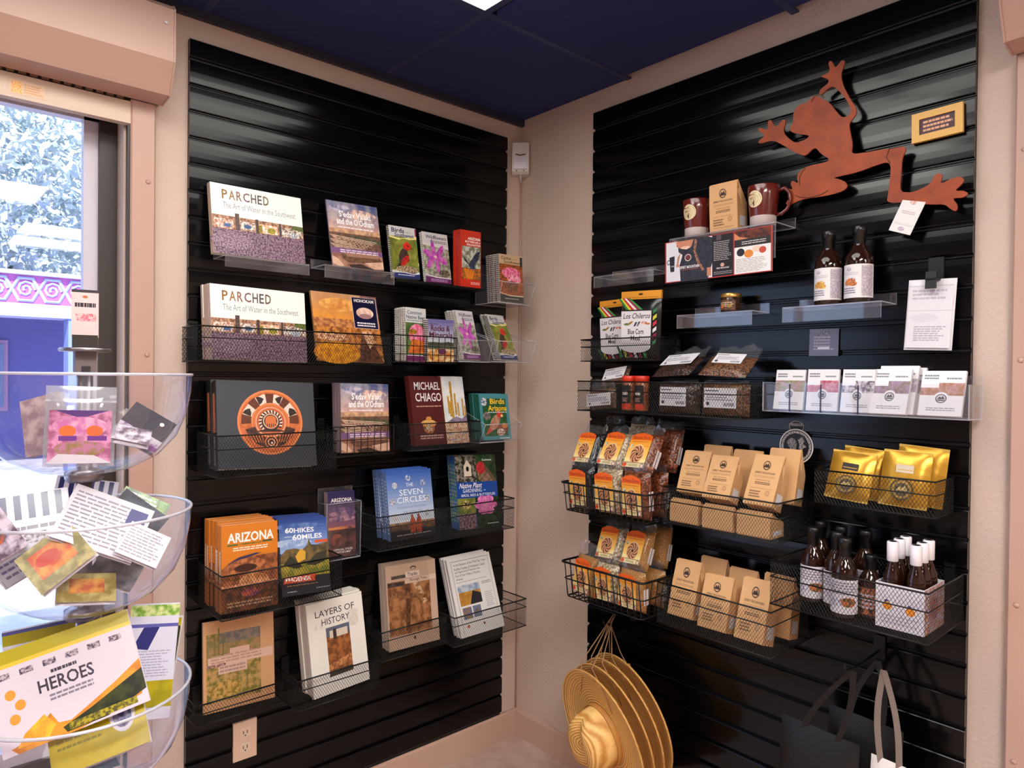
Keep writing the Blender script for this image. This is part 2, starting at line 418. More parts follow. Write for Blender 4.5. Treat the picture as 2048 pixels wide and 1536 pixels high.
# ------------------------------------------------------------------ fixtures: baskets, acrylic shelves, pockets
def diamond(mb, o, ex, ey, W, H, pitch=.0086, slope=1.55, r=.00050):
    """two crossing families of straight strands clipped to a W x H panel"""
    o, ex, ey = Vector(o), Vector(ex), Vector(ey); nrm = ex.cross(ey).normalized()
    for fam in (1, -1):
        c = -H/slope if fam > 0 else 0
        end = W if fam > 0 else W+H/slope
        while c < end:
            # line x = c + fam*y/slope
            y0, y1 = 0., H
            xa, xb = c, c+fam*H/slope
            if fam > 0:
                if xa < 0: y0 = -xa*slope; xa = 0
                if xb > W: y1 = (W-c)*slope; xb = W
            else:
                if xa > W: y0 = (c-W)*slope; xa = W
                if xb < 0: y1 = c*slope; xb = 0
            if y1-y0 > .001:
                A = o+ex*xa+ey*y0; B = o+ex*xb+ey*y1
                s = (B-A).cross(nrm).normalized()*r; t_ = nrm*r*.8
                mb.add([A-s, A+t_, A+s, A-t_, B-s, B+t_, B+s, B-t_], [(0,1,5,4),(1,2,6,5),(2,3,7,6),(3,0,4,7)])
            c += pitch
def loop_pts(a, b, d, z, y0=-.004): return [(a, y0, z), (a, -d, z), (b, -d, z), (b, y0, z)]
def hooks(r, a, b, zt):
    for x in (a+.03, b-.03):
        MB().box(x-.012, x+.012, -.006, -.001, zt-.05, zt+.012).box(x-.012, x+.012, -.0060, -.001, zt+.010, zt+.020).obj('bracket', M_wire, r)
def mesh_basket(wall, u0, u1, z0, z1, d, label, mid=None, group='black mesh baskets', slant=0.):
    r = thing('mesh_basket', label, 'basket', group); place(r, wall, (u0+u1)/2, z0, 0)
    a, b, h = -(u1-u0)/2, (u1-u0)/2, z1-z0
    mid = h*.66 if mid is None else mid-z0
    f = MB()
    for z, rr, ins in ((h, .0024, 0), (mid, .0017, slant*.34), (0.0025, .0017, slant)):
        f.tube([(a+ins, -.004, z), (a+ins, -d+ins, z), (b-ins, -d+ins, z), (b-ins, -.004, z), ], rr, 6, closed=True, sm=True)
    f.obj('rim', M_wire, r)
    m = MB(); s = slant
    diamond(m, (a+s, -d+s, 0), (1,0,0), Vector((0, -s, h)).normalized(), b-a-2*s, h)
    diamond(m, (a+s, -.004, 0), (0,-1,0), Vector((-s, 0, h)).normalized(), d-.004-s, h)
    diamond(m, (b-s, -.004, 0), (0,-1,0), Vector((s, 0, h)).normalized(), d-.004-s, h)
    diamond(m, (a+s, -d+s, 0.0015), (1,0,0), (0,1,0), b-a-2*s, d-.004-s)
    diamond(m, (a, -.004, 0), (1,0,0), (0,0,1), b-a, h)
    m.obj('wire_mesh', M_wire, r, kind='stuff')
    hooks(r, a, b, h)
    return r
def wire_basket(wall, u0, u1, z0, z1, d, label, pitch=.019, rt=.0032, rw=.0017, mids=(.5,), group='black wire baskets', flare=.0):
    r = thing('wire_basket', label, 'basket', group); place(r, wall, (u0+u1)/2, z0, 0)
    a, b, h = -(u1-u0)/2, (u1-u0)/2, z1-z0
    def ring(z, rr, nm):
        e = flare*z/h; c = .012
        MB().tube([(a-e, -.004, z), (a-e, -d-e+c, z), (a-e+c*.3, -d-e+c*.3, z), (a-e+c, -d-e, z), (b+e-c, -d-e, z), (b+e-c*.3, -d-e+c*.3, z), (b+e, -d-e+c, z), (b+e, -.004, z)], rr, 6, closed=True).obj(nm, M_wire, r)
    ring(h, rt, 'rim')
    for q in mids: ring(h*q, rw*1.1, 'wire')
    ring(0, rw*1.1, 'wire')
    n = max(3, round((b-a)/pitch))
    me = MB().tube([(0, -d-flare, h), (0, -d+.002, .004), (0, -d+.006, 0), (0, -.006, 0), (0, -.004, .004), (0, -.004, h)], rw, 5).mesh('wire', M_wire)
    for i in range(n+1):
        o = link('wire', me, r); o.location = (a+.004+(b-a-.008)*i/n, 0, 0)
    n2 = max(2, round(d/pitch/1.1))
    for i in range(1, n2):
        y = -d*i/n2
        MB().tube([(a-flare, y, h), (a, y, 0), (b, y, 0), (b+flare, y, h)], rw, 5).obj('wire', M_wire, r)
    hooks(r, a, b, h)
    return r
def slab(mb, x0, x1, y0, y1, z0, z1, thin):
    """acrylic sheet: two big clear faces, bright cut edges. thin = axis of thickness"""
    V = [(x0,y0,z0),(x1,y0,z0),(x1,y1,z0),(x0,y1,z0),(x0,y0,z1),(x1,y0,z1),(x1,y1,z1),(x0,y1,z1)]
    for ax, f in (('z',(0,3,2,1)),('z',(4,5,6,7)),('y',(0,1,5,4)),('x',(1,2,6,5)),('y',(2,3,7,6)),('x',(3,0,4,7))):
        mb.add([V[i] for i in f], [(0,1,2,3)], 0 if ax == thin else 1)
    return mb
def acrylic_shelf(wall, u0, u1, zt, lip, d, label, back=.0):
    r = thing('acrylic_shelf', label, 'shelf', 'clear acrylic shelves'); place(r, wall, (u0+u1)/2, zt, 0)
    a, b = -(u1-u0)/2, (u1-u0)/2
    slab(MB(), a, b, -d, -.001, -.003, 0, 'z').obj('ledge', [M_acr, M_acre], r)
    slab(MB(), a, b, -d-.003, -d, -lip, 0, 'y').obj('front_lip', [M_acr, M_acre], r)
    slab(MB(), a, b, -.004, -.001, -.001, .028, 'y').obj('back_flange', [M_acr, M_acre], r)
    return r
def acrylic_pocket(wall, u0, u1, z0, zl, zb, d0, d1, label):
    r = thing('acrylic_pocket', label, 'holder', 'clear acrylic literature pockets'); place(r, wall, (u0+u1)/2, z0, 0)
    a, b = -(u1-u0)/2, (u1-u0)/2; h = zl-z0; H = zb-z0
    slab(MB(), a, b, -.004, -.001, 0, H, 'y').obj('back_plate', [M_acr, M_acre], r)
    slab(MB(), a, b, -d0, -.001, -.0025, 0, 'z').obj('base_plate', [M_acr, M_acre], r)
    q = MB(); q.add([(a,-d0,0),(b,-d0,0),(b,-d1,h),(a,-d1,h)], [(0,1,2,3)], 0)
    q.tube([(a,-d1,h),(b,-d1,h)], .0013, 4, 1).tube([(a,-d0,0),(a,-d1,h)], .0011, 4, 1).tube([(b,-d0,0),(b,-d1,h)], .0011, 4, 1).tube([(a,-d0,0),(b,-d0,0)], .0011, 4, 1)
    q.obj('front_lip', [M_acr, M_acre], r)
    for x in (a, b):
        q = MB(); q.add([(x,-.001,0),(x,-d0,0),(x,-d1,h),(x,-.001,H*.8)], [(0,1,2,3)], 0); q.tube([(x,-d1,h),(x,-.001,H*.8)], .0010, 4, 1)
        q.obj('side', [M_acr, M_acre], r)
    return r

# left wall fixtures
acrylic_shelf('L', -1.244, -.990, 1.831, .034, .10, 'clear acrylic shelf holding the topmost white landscape books')
acrylic_shelf('L', -.937, -.684, 1.8385, .042, .10, 'clear acrylic shelf holding the single cloudy sky book')
r = thing('black_ledge', 'thin black ledge under the spiral bird and flower guides', 'shelf'); place(r, 'L', -.48, 1.816, 0)
MB().box(-.195, .195, -.098, -.001, -.004, 0).obj('ledge', M_wire, r); MB().box(-.195, .195, -.101, -.098, -.004, .004).obj('front_lip', M_wire, r)
acrylic_pocket('L', -.253, -.088, 1.772, 1.846, 1.93, .135, .165, 'clear acrylic pocket with the pink cactus flower guides')
acrylic_pocket('L', -.432, -.292, 1.545, 1.622, 1.70, .135, .155, 'clear acrylic pocket with the leaning purple wildflower guides')
acrylic_pocket('L', -.287, -.100, 1.547, 1.622, 1.70, .158, .185, 'clear acrylic pocket with the steeply leaning red bird guides')
acrylic_pocket('L', -.325, -.145, 1.244, 1.313, 1.40, .125, .16, 'clear acrylic pocket with the teal bird books')
acrylic_pocket('L', -.906, -.782, .886, 1.072, 1.115, .062, .066, 'tall clear acrylic pocket with the dusk sky folded maps')
mesh_basket('L', -1.33, -.711, 1.522, 1.622, .135, 'long black mesh basket under the white landscape books and golden desert book', 1.59)
wire_basket('L', -.707, -.437, 1.536, 1.627, .135, 'black wire grid basket with bee and rock guides', .026, .0022, .0014, (.62, .3))
mesh_basket('L', -1.288, -.935, 1.201, 1.319, .185, 'black mesh basket holding the charcoal books with the round emblem', 1.281)
wire_basket('L', -.930, -.703, 1.232, 1.327, .145, 'black wire grid basket with a stack of cloudy sky books', .026, .0022, .0014, (.55,))
mesh_basket('L', -.640, -.337, 1.232, 1.326, .145, 'black mesh basket holding the maroon cactus painting books', 1.29)
mesh_basket('L', -1.282, -.922, .812, .936, .20, 'black mesh basket full of orange and blue hiking guides', .90)
mesh_basket('L', -.780, -.193, .918, 1.031, .175, 'long black mesh basket with the pale blue and flower collage books', .995)
mesh_basket('L', -1.315, -1.060, .492, .553, .095, 'black mesh basket holding the tan cactus photo booklet', .527)
mesh_basket('L', -1.045, -.766, .478, .570, .165, 'black mesh basket holding the white history booklets', .54)
mesh_basket('L', -.742, -.474, .536, .636, .135, 'black mesh basket holding the brown ruins booklets', .605)
mesh_basket('L', -.470, -.126, .530, .636, .175, 'black mesh basket with white report booklets, lowest beside the corner', .605)

# ------------------------------------------------------------------ books
ORD = ['front', 'second', 'third', 'fourth', 'fifth', 'sixth', 'seventh']
def book(wall, u, z, d, w, h, tilt, roll, yaw, stack, n, ops, desc, cover=(230, 230, 226), spine=None, spiral=None, name='book', cat='book', jit=.0015, soft=False, spine_ops=None, gloss=False):
    th = .004 if n == 1 and not stack else stack/max(n, 1)*.9
    if stack == 0: th = .006
    if spiral: th *= .9
    step = stack/n if n else 0
    root = thing(name, desc, cat)
    mc = mat('cover_%d_%d_%d' % cover, cover, .4)
    ms = mat('spine_%d_%d_%d' % (spine or cover), spine or cover, .4)
    pk = .0022 if not soft else .0004
    MB().box(-w/2+.0015, w/2-pk, .0008, th-.0008, pk*.6, h-pk*.6).obj('page_block', M_page, root)
    c = MB().box(-w/2, w/2, 0, .0008, 0, h, 0).box(-w/2, w/2, th-.0008, th, 0, h, 0)
    if not spiral: c.box(-w/2-.0004, -w/2+.0012, 0, th, 0, h, 1)
    cv = c.obj('cover', [mc, ms], root)
    link('cover_print', art_mesh('cover_print', ops, w, h, m=M_gloss if gloss else None), cv)
    if spine_ops and not spiral:
        me = art_mesh('spine_print', spine_ops, th, h, off=.0006)
        o = link('spine_print', me, cv); o.location = (-w/2, th/2, 0); o.rotation_euler = (0, 0, -PI/2)
    if spiral:
        mb = MB(); k = int(h/.0075); rr = th*.5-.0003
        for i in range(k):
            zz = .006+(h-.012)*i/(k-1)
            mb.tube([(-w/2+.004+rr*math.cos(q)*1.0-.004, th/2+rr*math.sin(q), zz) for q in [2*PI*s/9 for s in range(9)]], .0011, 4, closed=True)
        mb.obj('spiral_binding', mat('coil_%d_%d_%d' % spiral, spiral, .35), root)
    place(root, wall, u, z, d, tilt, roll, yaw)
    M = root.rotation_euler.to_matrix(); base = root.location.copy(); Rz = Matrix.Rotation(root.rotation_euler.z, 3, 'Z'); rn = random.Random(int(abs(u)*1000+z*77))
    for i in range(n):
        o = root if i == 0 else copy_tree(root)
        if i: o.location = base + M @ Vector((rn.uniform(-jit, jit), 0, rn.uniform(0, jit))) + Rz @ Vector((0, step*i/math.cos(rad(tilt)), 0))
        if n > 1: o['label'] = ORD[i]+' '+desc; o['group'] = desc
    return root

W_ = (236, 240, 238)
def parched():
    o = [Rt(0, 0, 1, 1, (232, 238, 234)), Rt(0, 0, 1, .55, (206, 160, 122), (180, 130, 96), 60)]
    o += [Rt(0, .36, 1, .55, (196, 150, 118), (120, 78, 58), 110)]
    for x, ww, c, c2 in ((.02, .2, (224, 214, 206), (176, 104, 66)), (.29, .16, (226, 220, 214), (150, 100, 80)), (.50, .2, (214, 150, 96), (236, 226, 214)), (.74, .25, (224, 216, 206), (120, 84, 66))):
        o.append(Rt(x, .37, x+ww, .50, c, c2, 130))
    o += [Rt(.24, .34, .285, .60, (70, 54, 52), (104, 80, 70), 200), Rt(.46, .34, .49, .56, (74, 56, 50)), Rt(.49, .36, .53, .48, (168, 142, 40), (110, 96, 40), 200), Rt(.72, .34, .745, .55, (70, 56, 56)),
          El(.63, .42, .045, .045, (176, 160, 40), (120, 120, 40), 200), Rt(.12, .39, .19, .44, (70, 100, 150)), El(.37, .43, .04, .03, (60, 90, 130)), El(.88, .40, .06, .04, (70, 84, 110), (226, 226, 226), 300), Pg([(.86, .5), (1, .47), (1, .55), (.88, .55)], (104, 116, 40), (70, 80, 40), 200)]
    o += [Rt(0, 0, 1, .36, (154, 122, 140), (74, 52, 66), 190), El(.2, .2, .22, .12, (170, 140, 156), (96, 72, 88), 240)]
    xs_ = [.115, .188, .268, .340, .425, .497, .560, .635]
    for i, ch in enumerate('PARCHED'):
        c = [(140, 104, 52), (154, 112, 62), (146, 102, 84), (128, 92, 96), (96, 78, 84), (86, 74, 78), (110, 84, 50)][i]
        o.append(Tx(ch, xs_[i], .79, xs_[i+1]-.014, .925, c, .018))
    o.append(Tx('The Art of Water in the Southwest', .12, .66, .92, .745, (150, 148, 150)))
    return o
book('L', -1.132, 1.835, .085, .275, .214, 11.2, .1, -.3, .030, 2, parched(), 'white landscape book with a gravel photo, on the top acrylic shelf', (226, 230, 226), (200, 176, 160))
book('L', -1.137, 1.530, .105, .288, .218, 8, .7, 1.5, .070, 5, parched(), 'white landscape book with a gravel photo, in the mesh basket', (226, 230, 226), (206, 180, 168))
def sedav():
    o = [Gr(0, .56, 1, 1, (196, 150, 140), (70, 84, 128), 9, (236, 214, 200), 22), El(.62, .83, .34, .08, (232, 196, 176), (150, 130, 150), 40), El(.25, .9, .22, .05, (200, 190, 205), (110, 116, 150), 40),
         Rt(0, .50, 1, .585, (214, 170, 130), (170, 130, 104), 60), Rt(0, .24, 1, .52, (120, 84, 66), (84, 66, 50), 60), Pg([(.35, .5), (1, .46), (1, .38), (.5, .44)], (92, 96, 70), (70, 72, 54), 80)]
    for i in range(11):
        y = .48-.022*i; o.append(Pg([(-.0+.03*(i % 3), y), (.9-.04*i, y-.05), (.92-.04*i, y-.062), (.02+.03*(i % 3), y-.014)], (196, 158, 136), (226, 194, 170), 120))
        x = .06+.075*i; o.append(Pg([(x, .46-.01*i), (x+.03, .46-.01*i), (x+.16, .27), (x+.13, .27)], (70, 46, 40), (150, 110, 92), 90))
    o += [Rt(0, .20, 1, .29, (122, 84, 128)), Rt(0, 0, 1, .205, (138, 92, 76), (176, 130, 108), 40), Pg([(.18, .2), (.9, .24), (.98, .13), (.9, .08), (.3, .08), (.2, .13)], (88, 60, 48), (120, 84, 64), 90),
          Pg([(.24, .215), (.88, .245), (.95, .2), (.9, .17), (.3, .165)], (160, 116, 96)), Pg([(0, .16), (.1, .13), (.22, .02), (.12, 0), (0, .05)], (214, 176, 150)), Pg([(.62, .09), (1, .13), (1, .02), (.8, 0)], (220, 180, 156), (200, 156, 130), 60), Pg([(.3, .04), (.55, .07), (.8, 0), (.35, 0)], (60, 44, 40))]
    o += [Ln(2, .17, .215, .92, .275, (226, 206, 226), 4), Tx("S'edav Va'aki", .22, .765, .84, .865, (250, 250, 250), .02), Tx("and the O'Odham", .16, .655, .90, .755, (250, 250, 250), .02), Ln(1, .17, .595, .88, .625, (244, 236, 236), 3)]
    return o
book('L', -.802, 1.843, .075, .187, .225, 11.5, -1.3, -.6, 0, 1, sedav(), 'single book with a cloudy sky and ruins, on the acrylic shelf', (150, 140, 170), (120, 100, 130))
book('L', -.799, 1.240, .125, .176, .223, 5, 1, -.2, .059, 5, sedav(), 'book with a cloudy sky and ruins, in the wire grid basket', (150, 140, 170), (150, 126, 132))
def hohokam():
    o = [Gr(0, .56, 1, 1, (232, 150, 50), (206, 160, 120), 8, (190, 120, 70), 20), Pg([(.75, 1), (1, 1), (1, .6), (.62, .68)], (110, 84, 110), (170, 110, 80), 18), El(.4, .83, .3, .1, (240, 180, 100), (206, 130, 60), 25),
         Rt(0, .48, 1, .62, (150, 90, 60), (206, 140, 80), 70), Rt(0, 0, 1, .5, (204, 130, 60), (120, 70, 40), 60), El(.3, .12, .34, .16, (232, 160, 30), (190, 110, 30), 70), El(.25, .35, .25, .06, (226, 180, 140), (150, 90, 60), 90),
         Pg([(.62, .0), (.66, .25), (.7, .42), (.8, .46), (.86, .3), (.95, .1), (1, 0)], (110, 66, 44), (60, 36, 30), 70), Pg([(.7, .45), (.85, .47), (.9, .3), (.8, .2)], (236, 190, 150), (150, 96, 66), 120),
         Rt(.60, .50, .985, .97, (226, 200, 190)), Rt(.607, .505, .978, .965, (22, 20, 52)), Tx('HOHOKAM', .64, .895, .95, .945, (240, 236, 236), .03), El(.79, .735, .135, .085, (240, 206, 190), (214, 170, 150), 60), El(.79, .69, .10, .035, (160, 120, 120)), Ln(2, .65, .525, .94, .60, (226, 220, 226), 7)]
    return o
book('L', -.838, 1.534, .10, .235, .236, 17.3, .9, -1.7, .012, 2, hohokam(), 'golden desert landscape book with a dark blue title square', (214, 150, 90), (200, 140, 90), gloss=True)
def bird1():
    return [Rt(0, 0, 1, 1, (206, 206, 206)), Rt(0, .14, 1, .8, (128, 136, 50), (92, 100, 40), 30), Pg([(0, .80), (.4, .77), (1, .83), (1, .78), (.4, .73), (0, .77)], (232, 220, 140)), El(.55, .52, .42, .25, (150, 150, 66), (112, 116, 44), 20),
        Pg([(.06, .16), (.2, .22), (.5, .5), (.66, .46), (.66, .34), (.45, .25), (.2, .17)], (40, 30, 30), (76, 52, 46), 160), El(.45, .43, .20, .125, (52, 38, 36), (80, 60, 54), 160, a=35), El(.5, .34, .18, .07, (206, 48, 36), (150, 30, 30), 120, a=30), El(.62, .62, .15, .075, (214, 50, 38), (180, 36, 30), 120), Pg([(.5, .66), (.62, .72), (.7, .68)], (220, 56, 44)), Pg([(.74, .61), (.86, .58), (.74, .585)], (40, 30, 30)), El(.66, .625, .03, .012, (30, 20, 20)),
        El(.55, .17, .42, .07, (200, 176, 140), (90, 70, 50), 220), Rt(0, 0, 1, .115, (44, 52, 104)), Pg([(0, .11), (.4, .12), (.8, .095), (1, .13), (1, .1), (.8, .08), (.4, .105), (0, .095)], (226, 226, 226)), Ln(1, .2, .045, .8, .075, (206, 206, 230), 2),
        Tx('Birds', .10, .875, .56, .965, (40, 40, 84), .02), Tx('of the', .62, .88, .8, .915, (96, 96, 110)), Tx('Southwest', .20, .80, .90, .87, (40, 40, 84), .02), Rt(.95, .84, 1, .99, (150, 44, 90)), Rt(.96, .6, 1, .72, (70, 150, 60)), Rt(.97, .26, 1, .32, (230, 220, 180))]
def flower(x, y, r, c, c2):
    o = []
    for k in range(6):
        a = 90+60*k+12; o.append(El(x+math.cos(rad(a))*r*.55, y+math.sin(rad(a))*r*.30, r*.52, r*.17, c, c2, 60, 14, a=a))
    return o+[El(x, y, r*.13, r*.07, (240, 220, 230), (206, 150, 60), 300)]
def wild():
    return [Rt(0, 0, 1, 1, (206, 204, 206)), Rt(0, .12, 1, .74, (110, 112, 92), (180, 176, 160), 70), Pg([(0, .74), (1, .70), (1, .76), (0, .79)], (214, 208, 210)), flower(.45, .52, .44, (170, 56, 160), (206, 110, 190)), El(.75, .2, .22, .07, (60, 52, 46), (120, 110, 90), 90),
        Rt(0, 0, 1, .115, (104, 40, 96)), Pg([(0, .16), (.4, .12), (1, .11), (1, .095), (.4, .1), (0, .14)], (230, 220, 226)), Ln(2, .2, .02, .85, .08, (190, 150, 190), 3), Tx('Wildflowers', .14, .875, .94, .95, (64, 60, 84), .018), Ln(2, .3, .79, .95, .85, (110, 110, 120), 5)]
book('L', -.613, 1.830, .070, .112, .186, 9.4, -1, -.5, .016, 1, bird1(), 'spiral guide with a red bird cover, on the black ledge', spiral=(36, 34, 36), name='spiral_guide')
book('L', -.475, 1.827, .070, .113, .187, 9.8, -.5, -.2, .016, 1, wild(), 'spiral guide with one purple flower, on the black ledge', spiral=(206, 204, 206), name='spiral_guide')
def red():
    return [Rt(0, 0, 1, 1, (206, 52, 30)), Rt(.06, .14, .98, .72, (196, 200, 190), (120, 120, 90), 60), Rt(.06, .14, .98, .34, (206, 110, 40), (90, 80, 40), 90), Pg([(.1, .55), (.28, .48), (.42, .42), (.75, .62), (.96, .66), (.9, .52), (.72, .42), (.66, .32), (.5, .3), (.4, .4), (.2, .46)], (34, 34, 44), (60, 66, 90), 120),
        El(.6, .34, .12, .05, (60, 84, 120), (30, 30, 40), 200), [Pg([(.3+.05*i, .15), (.18+.09*i, .32), (.24+.09*i, .33), (.36+.05*i, .15)], (226, 130, 40)) for i in range(6)], Tx('ARIZONA', .34, .835, .98, .885, (250, 244, 240), .03), Tx('BUTTERFLIES &', .22, .785, .98, .82, (250, 236, 230), .03), Tx('POLLINATORS', .30, .735, .98, .77, (250, 236, 230), .03), Ln(2, .5, .05, .95, .1, (240, 190, 176), 3)]
book('L', -.352, 1.820, .098, .094, .209, -.2, -.7, -.5, .046, 4, red(), 'red folded butterfly guide, on the black ledge', (204, 52, 30), (190, 50, 34), name='folded_guide', soft=True, gloss=True)
def cactus():
    return [Rt(0, 0, 1, 1, (206, 176, 140)), Rt(0, .14, 1, .80, (186, 96, 40), (120, 60, 30), 90), El(.5, .62, .4, .12, (224, 60, 120), (246, 150, 180), 90), El(.62, .5, .3, .1, (232, 90, 140), (250, 190, 200), 90), El(.5, .34, .3, .11, (150, 92, 60), (90, 60, 44), 110), Rt(0, 0, 1, .15, (44, 52, 44)), Pg([(0, .20), (.4, .15), (1, .16), (1, .13), (.4, .13), (0, .18)], (226, 206, 176)), Ln(1, .2, .06, .8, .09, (190, 196, 186), 2),
        Tx('Cactus', .1, .895, .52, .965, (110, 60, 40), .02), Tx('of the', .55, .90, .74, .93, (120, 80, 60)), Tx('Southwest', .2, .82, .92, .88, (110, 60, 40), .02), Rt(.9, .78, 1, .98, (40, 44, 44))]
book('L', -.175, 1.776, .131, .119, .183, 4, -.3, 0, .078, 6, cactus(), 'spiral guide with a pink cactus flower, in the corner pocket', spiral=(52, 46, 74), name='spiral_guide')
def bees():
    return [Rt(0, 0, 1, 1, (206, 206, 206)), Rt(0, .12, 1, .72, (96, 120, 60), (60, 84, 40), 40), El(.55, .5, .4, .2, (214, 90, 130), (236, 150, 180), 60), Pg([(.1, .15), (.3, .42), (.9, .38), (.95, .15)], (226, 130, 50), (190, 90, 40), 60), El(.35, .55, .2, .05, (60, 44, 30), (206, 150, 40), 200), Rt(0, 0, 1, .10, (110, 40, 90)), Tx('Common', .08, .875, .8, .945, (70, 90, 110), .02), Tx('Native Bees', .04, .79, .96, .86, (70, 90, 110), .02), Ln(1, .05, .745, .9, .775, (120, 120, 120), 4)]
book('L', -.589, 1.541, .098, .085, .187, 4, 1, .2, .072, 5, bees(), 'spiral guide with a bee on a pink flower, in the wire grid basket', spiral=(214, 212, 206), name='spiral_guide')
def rocks():
    return [Gr(0, .45, 1, 1, (206, 206, 220), (110, 104, 160), 7), Rt(0, .28, 1, .46, (84, 90, 70), (120, 120, 100), 50), Pg([(0, .42), (.2, .47), (.5, .44), (.8, .48), (1, .43), (1, .38), (0, .38)], (70, 76, 60)), Rt(0, 0, 1, .3, (200, 120, 50), (236, 210, 160), 60), El(.55, .24, .16, .07, (110, 50, 90)), El(.25, .12, .2, .09, (236, 196, 120), (190, 110, 40), 60), Tx('ARIZONA', .05, .87, .4, .915, (96, 60, 90), .02), Tx('Rocks &', .12, .72, .86, .86, (84, 30, 50), .025), Tx('Minerals', .06, .58, .96, .70, (84, 30, 50), .025)]
book('L', -.499, 1.541, .118, .112, .150, .4, -.7, -.2, .044, 3, rocks(), 'small spiral rock guide with lilac sky, in front of the bee guides', spiral=(36, 34, 44), name='spiral_guide')
book('L', -.364, 1.553, .13, .080, .191, 18.3, .2, .2, .062, 4, wild(), 'leaning spiral guide with one purple flower, in the acrylic pocket', spiral=(206, 204, 206), name='spiral_guide')
book('L', -.205, 1.555, .155, .085, .196, 27.5, -.1, -.3, .044, 4, bird1(), 'steeply leaning spiral guide with a red bird, beside the corner', spiral=(36, 34, 50), name='spiral_guide', jit=.004)

def emblem():
    O = (206, 110, 60); DK = (52, 36, 34); WH = (228, 206, 190); B = (110, 56, 36)
    cx, cy, r = .528, .522, .335                    # radius in cover-width units
    a = .286/.254
    def ring(r0, c, g=None, gs=0): return El(cx, cy, r0, r0*a, c, g, gs, 44)
    def P(ang, rr): return (cx+rr*math.cos(rad(ang)), cy+rr*a*math.sin(rad(ang)))
    def sector(a0, a1, r0, r1, c, g=None, gs=0):
        n = 7; return Pg([P(a0+(a1-a0)*i/n, r1) for i in range(n+1)]+[P(a1-(a1-a0)*i/n, r0) for i in range(n+1)], c, g, gs)
    o = [Rt(0, 0, 1, 1, (60, 62, 70)), ring(r, (222, 130, 76)), ring(r*.94, (200, 110, 62)), ring(r*.93, O, (186, 92, 50), 60)]
    o.append(sector(-2, 182, r*.60, r*.88, WH))
    for a0, a1 in ((-4, 16), (45, 62), (82, 100), (122, 140), (164, 184)): o.append(sector(a0, a1, r*.59, r*.885, B, (84, 44, 30), 200))
    for a0, a1, fl in ((16, 45, 1), (62, 82, 1), (100, 122, -1), (140, 164, -1)):
        m = (a0+a1)/2
        o.append(Pg([P(a0 if fl > 0 else a1, r*.62), P(m-2*fl, r*.64), P(m+6*fl, r*.74), P(m+2*fl, r*.80), P(m-4*fl, r*.86), P(a0+2 if fl > 0 else a1-2, r*.87)], DK))
    o += [ring(r*.58, (226, 136, 84)), ring(r*.55, O), ring(r*.46, (230, 180, 150)), ring(r*.435, (190, 96, 54))]
    for k in range(30):
        an = -35+250*k/29; o.append(Pg([P(an, r*.28), P(an+7, r*.28), P(an+12, r*.37), P(an+3, r*.36)], WH if k % 2 else DK))
    o += [Pg([P(-48, r*.30), P(-132, r*.30), P(-150, r*.6), P(-30, r*.6)], DK), ring(r*.275, DK), El(cx, cy+.01, r*.235, r*.235*a, (226, 190, 160), n=30), El(cx, cy+.01, r*.205, r*.205*a, (60, 42, 40), n=30), El(cx, cy+.03, r*.165, r*.12*a, O, n=24), Rt(cx-r*.165, cy-.02, cx+r*.165, cy+.03, O)]
    for k in range(6):
        x = cx-r*.15+r*.06*k; o.append(Rt(x, cy-.085+.02*abs(k-2.5)*.6, x+r*.034, cy-.01, O))
    # foot band with coiled serpent
    o += [sector(196, 344, r*.50, r*.80, DK, (92, 50, 36), 90), El(cx, cy-r*.62*a, r*.20, r*.20*a, (220, 130, 80), n=26), El(cx, cy-r*.62*a, r*.165, r*.165*a, DK, n=26), El(cx, cy-r*.62*a, r*.12, r*.12*a, (226, 150, 110), n=22), El(cx, cy-r*.62*a, r*.08, r*.08*a, DK, n=18), El(cx+.003, cy-r*.64*a, r*.035, r*.035*a, WH, n=10)]
    for k in range(5):
        for s in (-1, 1): o.append(Pg([(cx+s*r*(.28+.09*k), cy-r*.36*a), (cx+s*r*(.31+.09*k), cy-r*.36*a), (cx+s*r*(.25+.07*k), cy-r*.62*a), (cx+s*r*(.22+.07*k), cy-r*.62*a)], (206, 116, 70)))
    return o
sp = [Ln(1, .25, .45, .7, .98, (196, 110, 70), 3), [Rt(.2, .42+.02*i, .75, .432+.02*i, (196, 110, 70)) for i in range(8)], [Rt(.3, .05+.012*i, .6, .058+.012*i, (190, 184, 180)) for i in range(28)]]
book('L', -1.135, 1.220, .162, .287, .255, 12.3, 1.8, -2.9, .098, 2, emblem(), 'charcoal hardcover with an orange round emblem', (56, 58, 66), (26, 25, 28), spine_ops=sp)
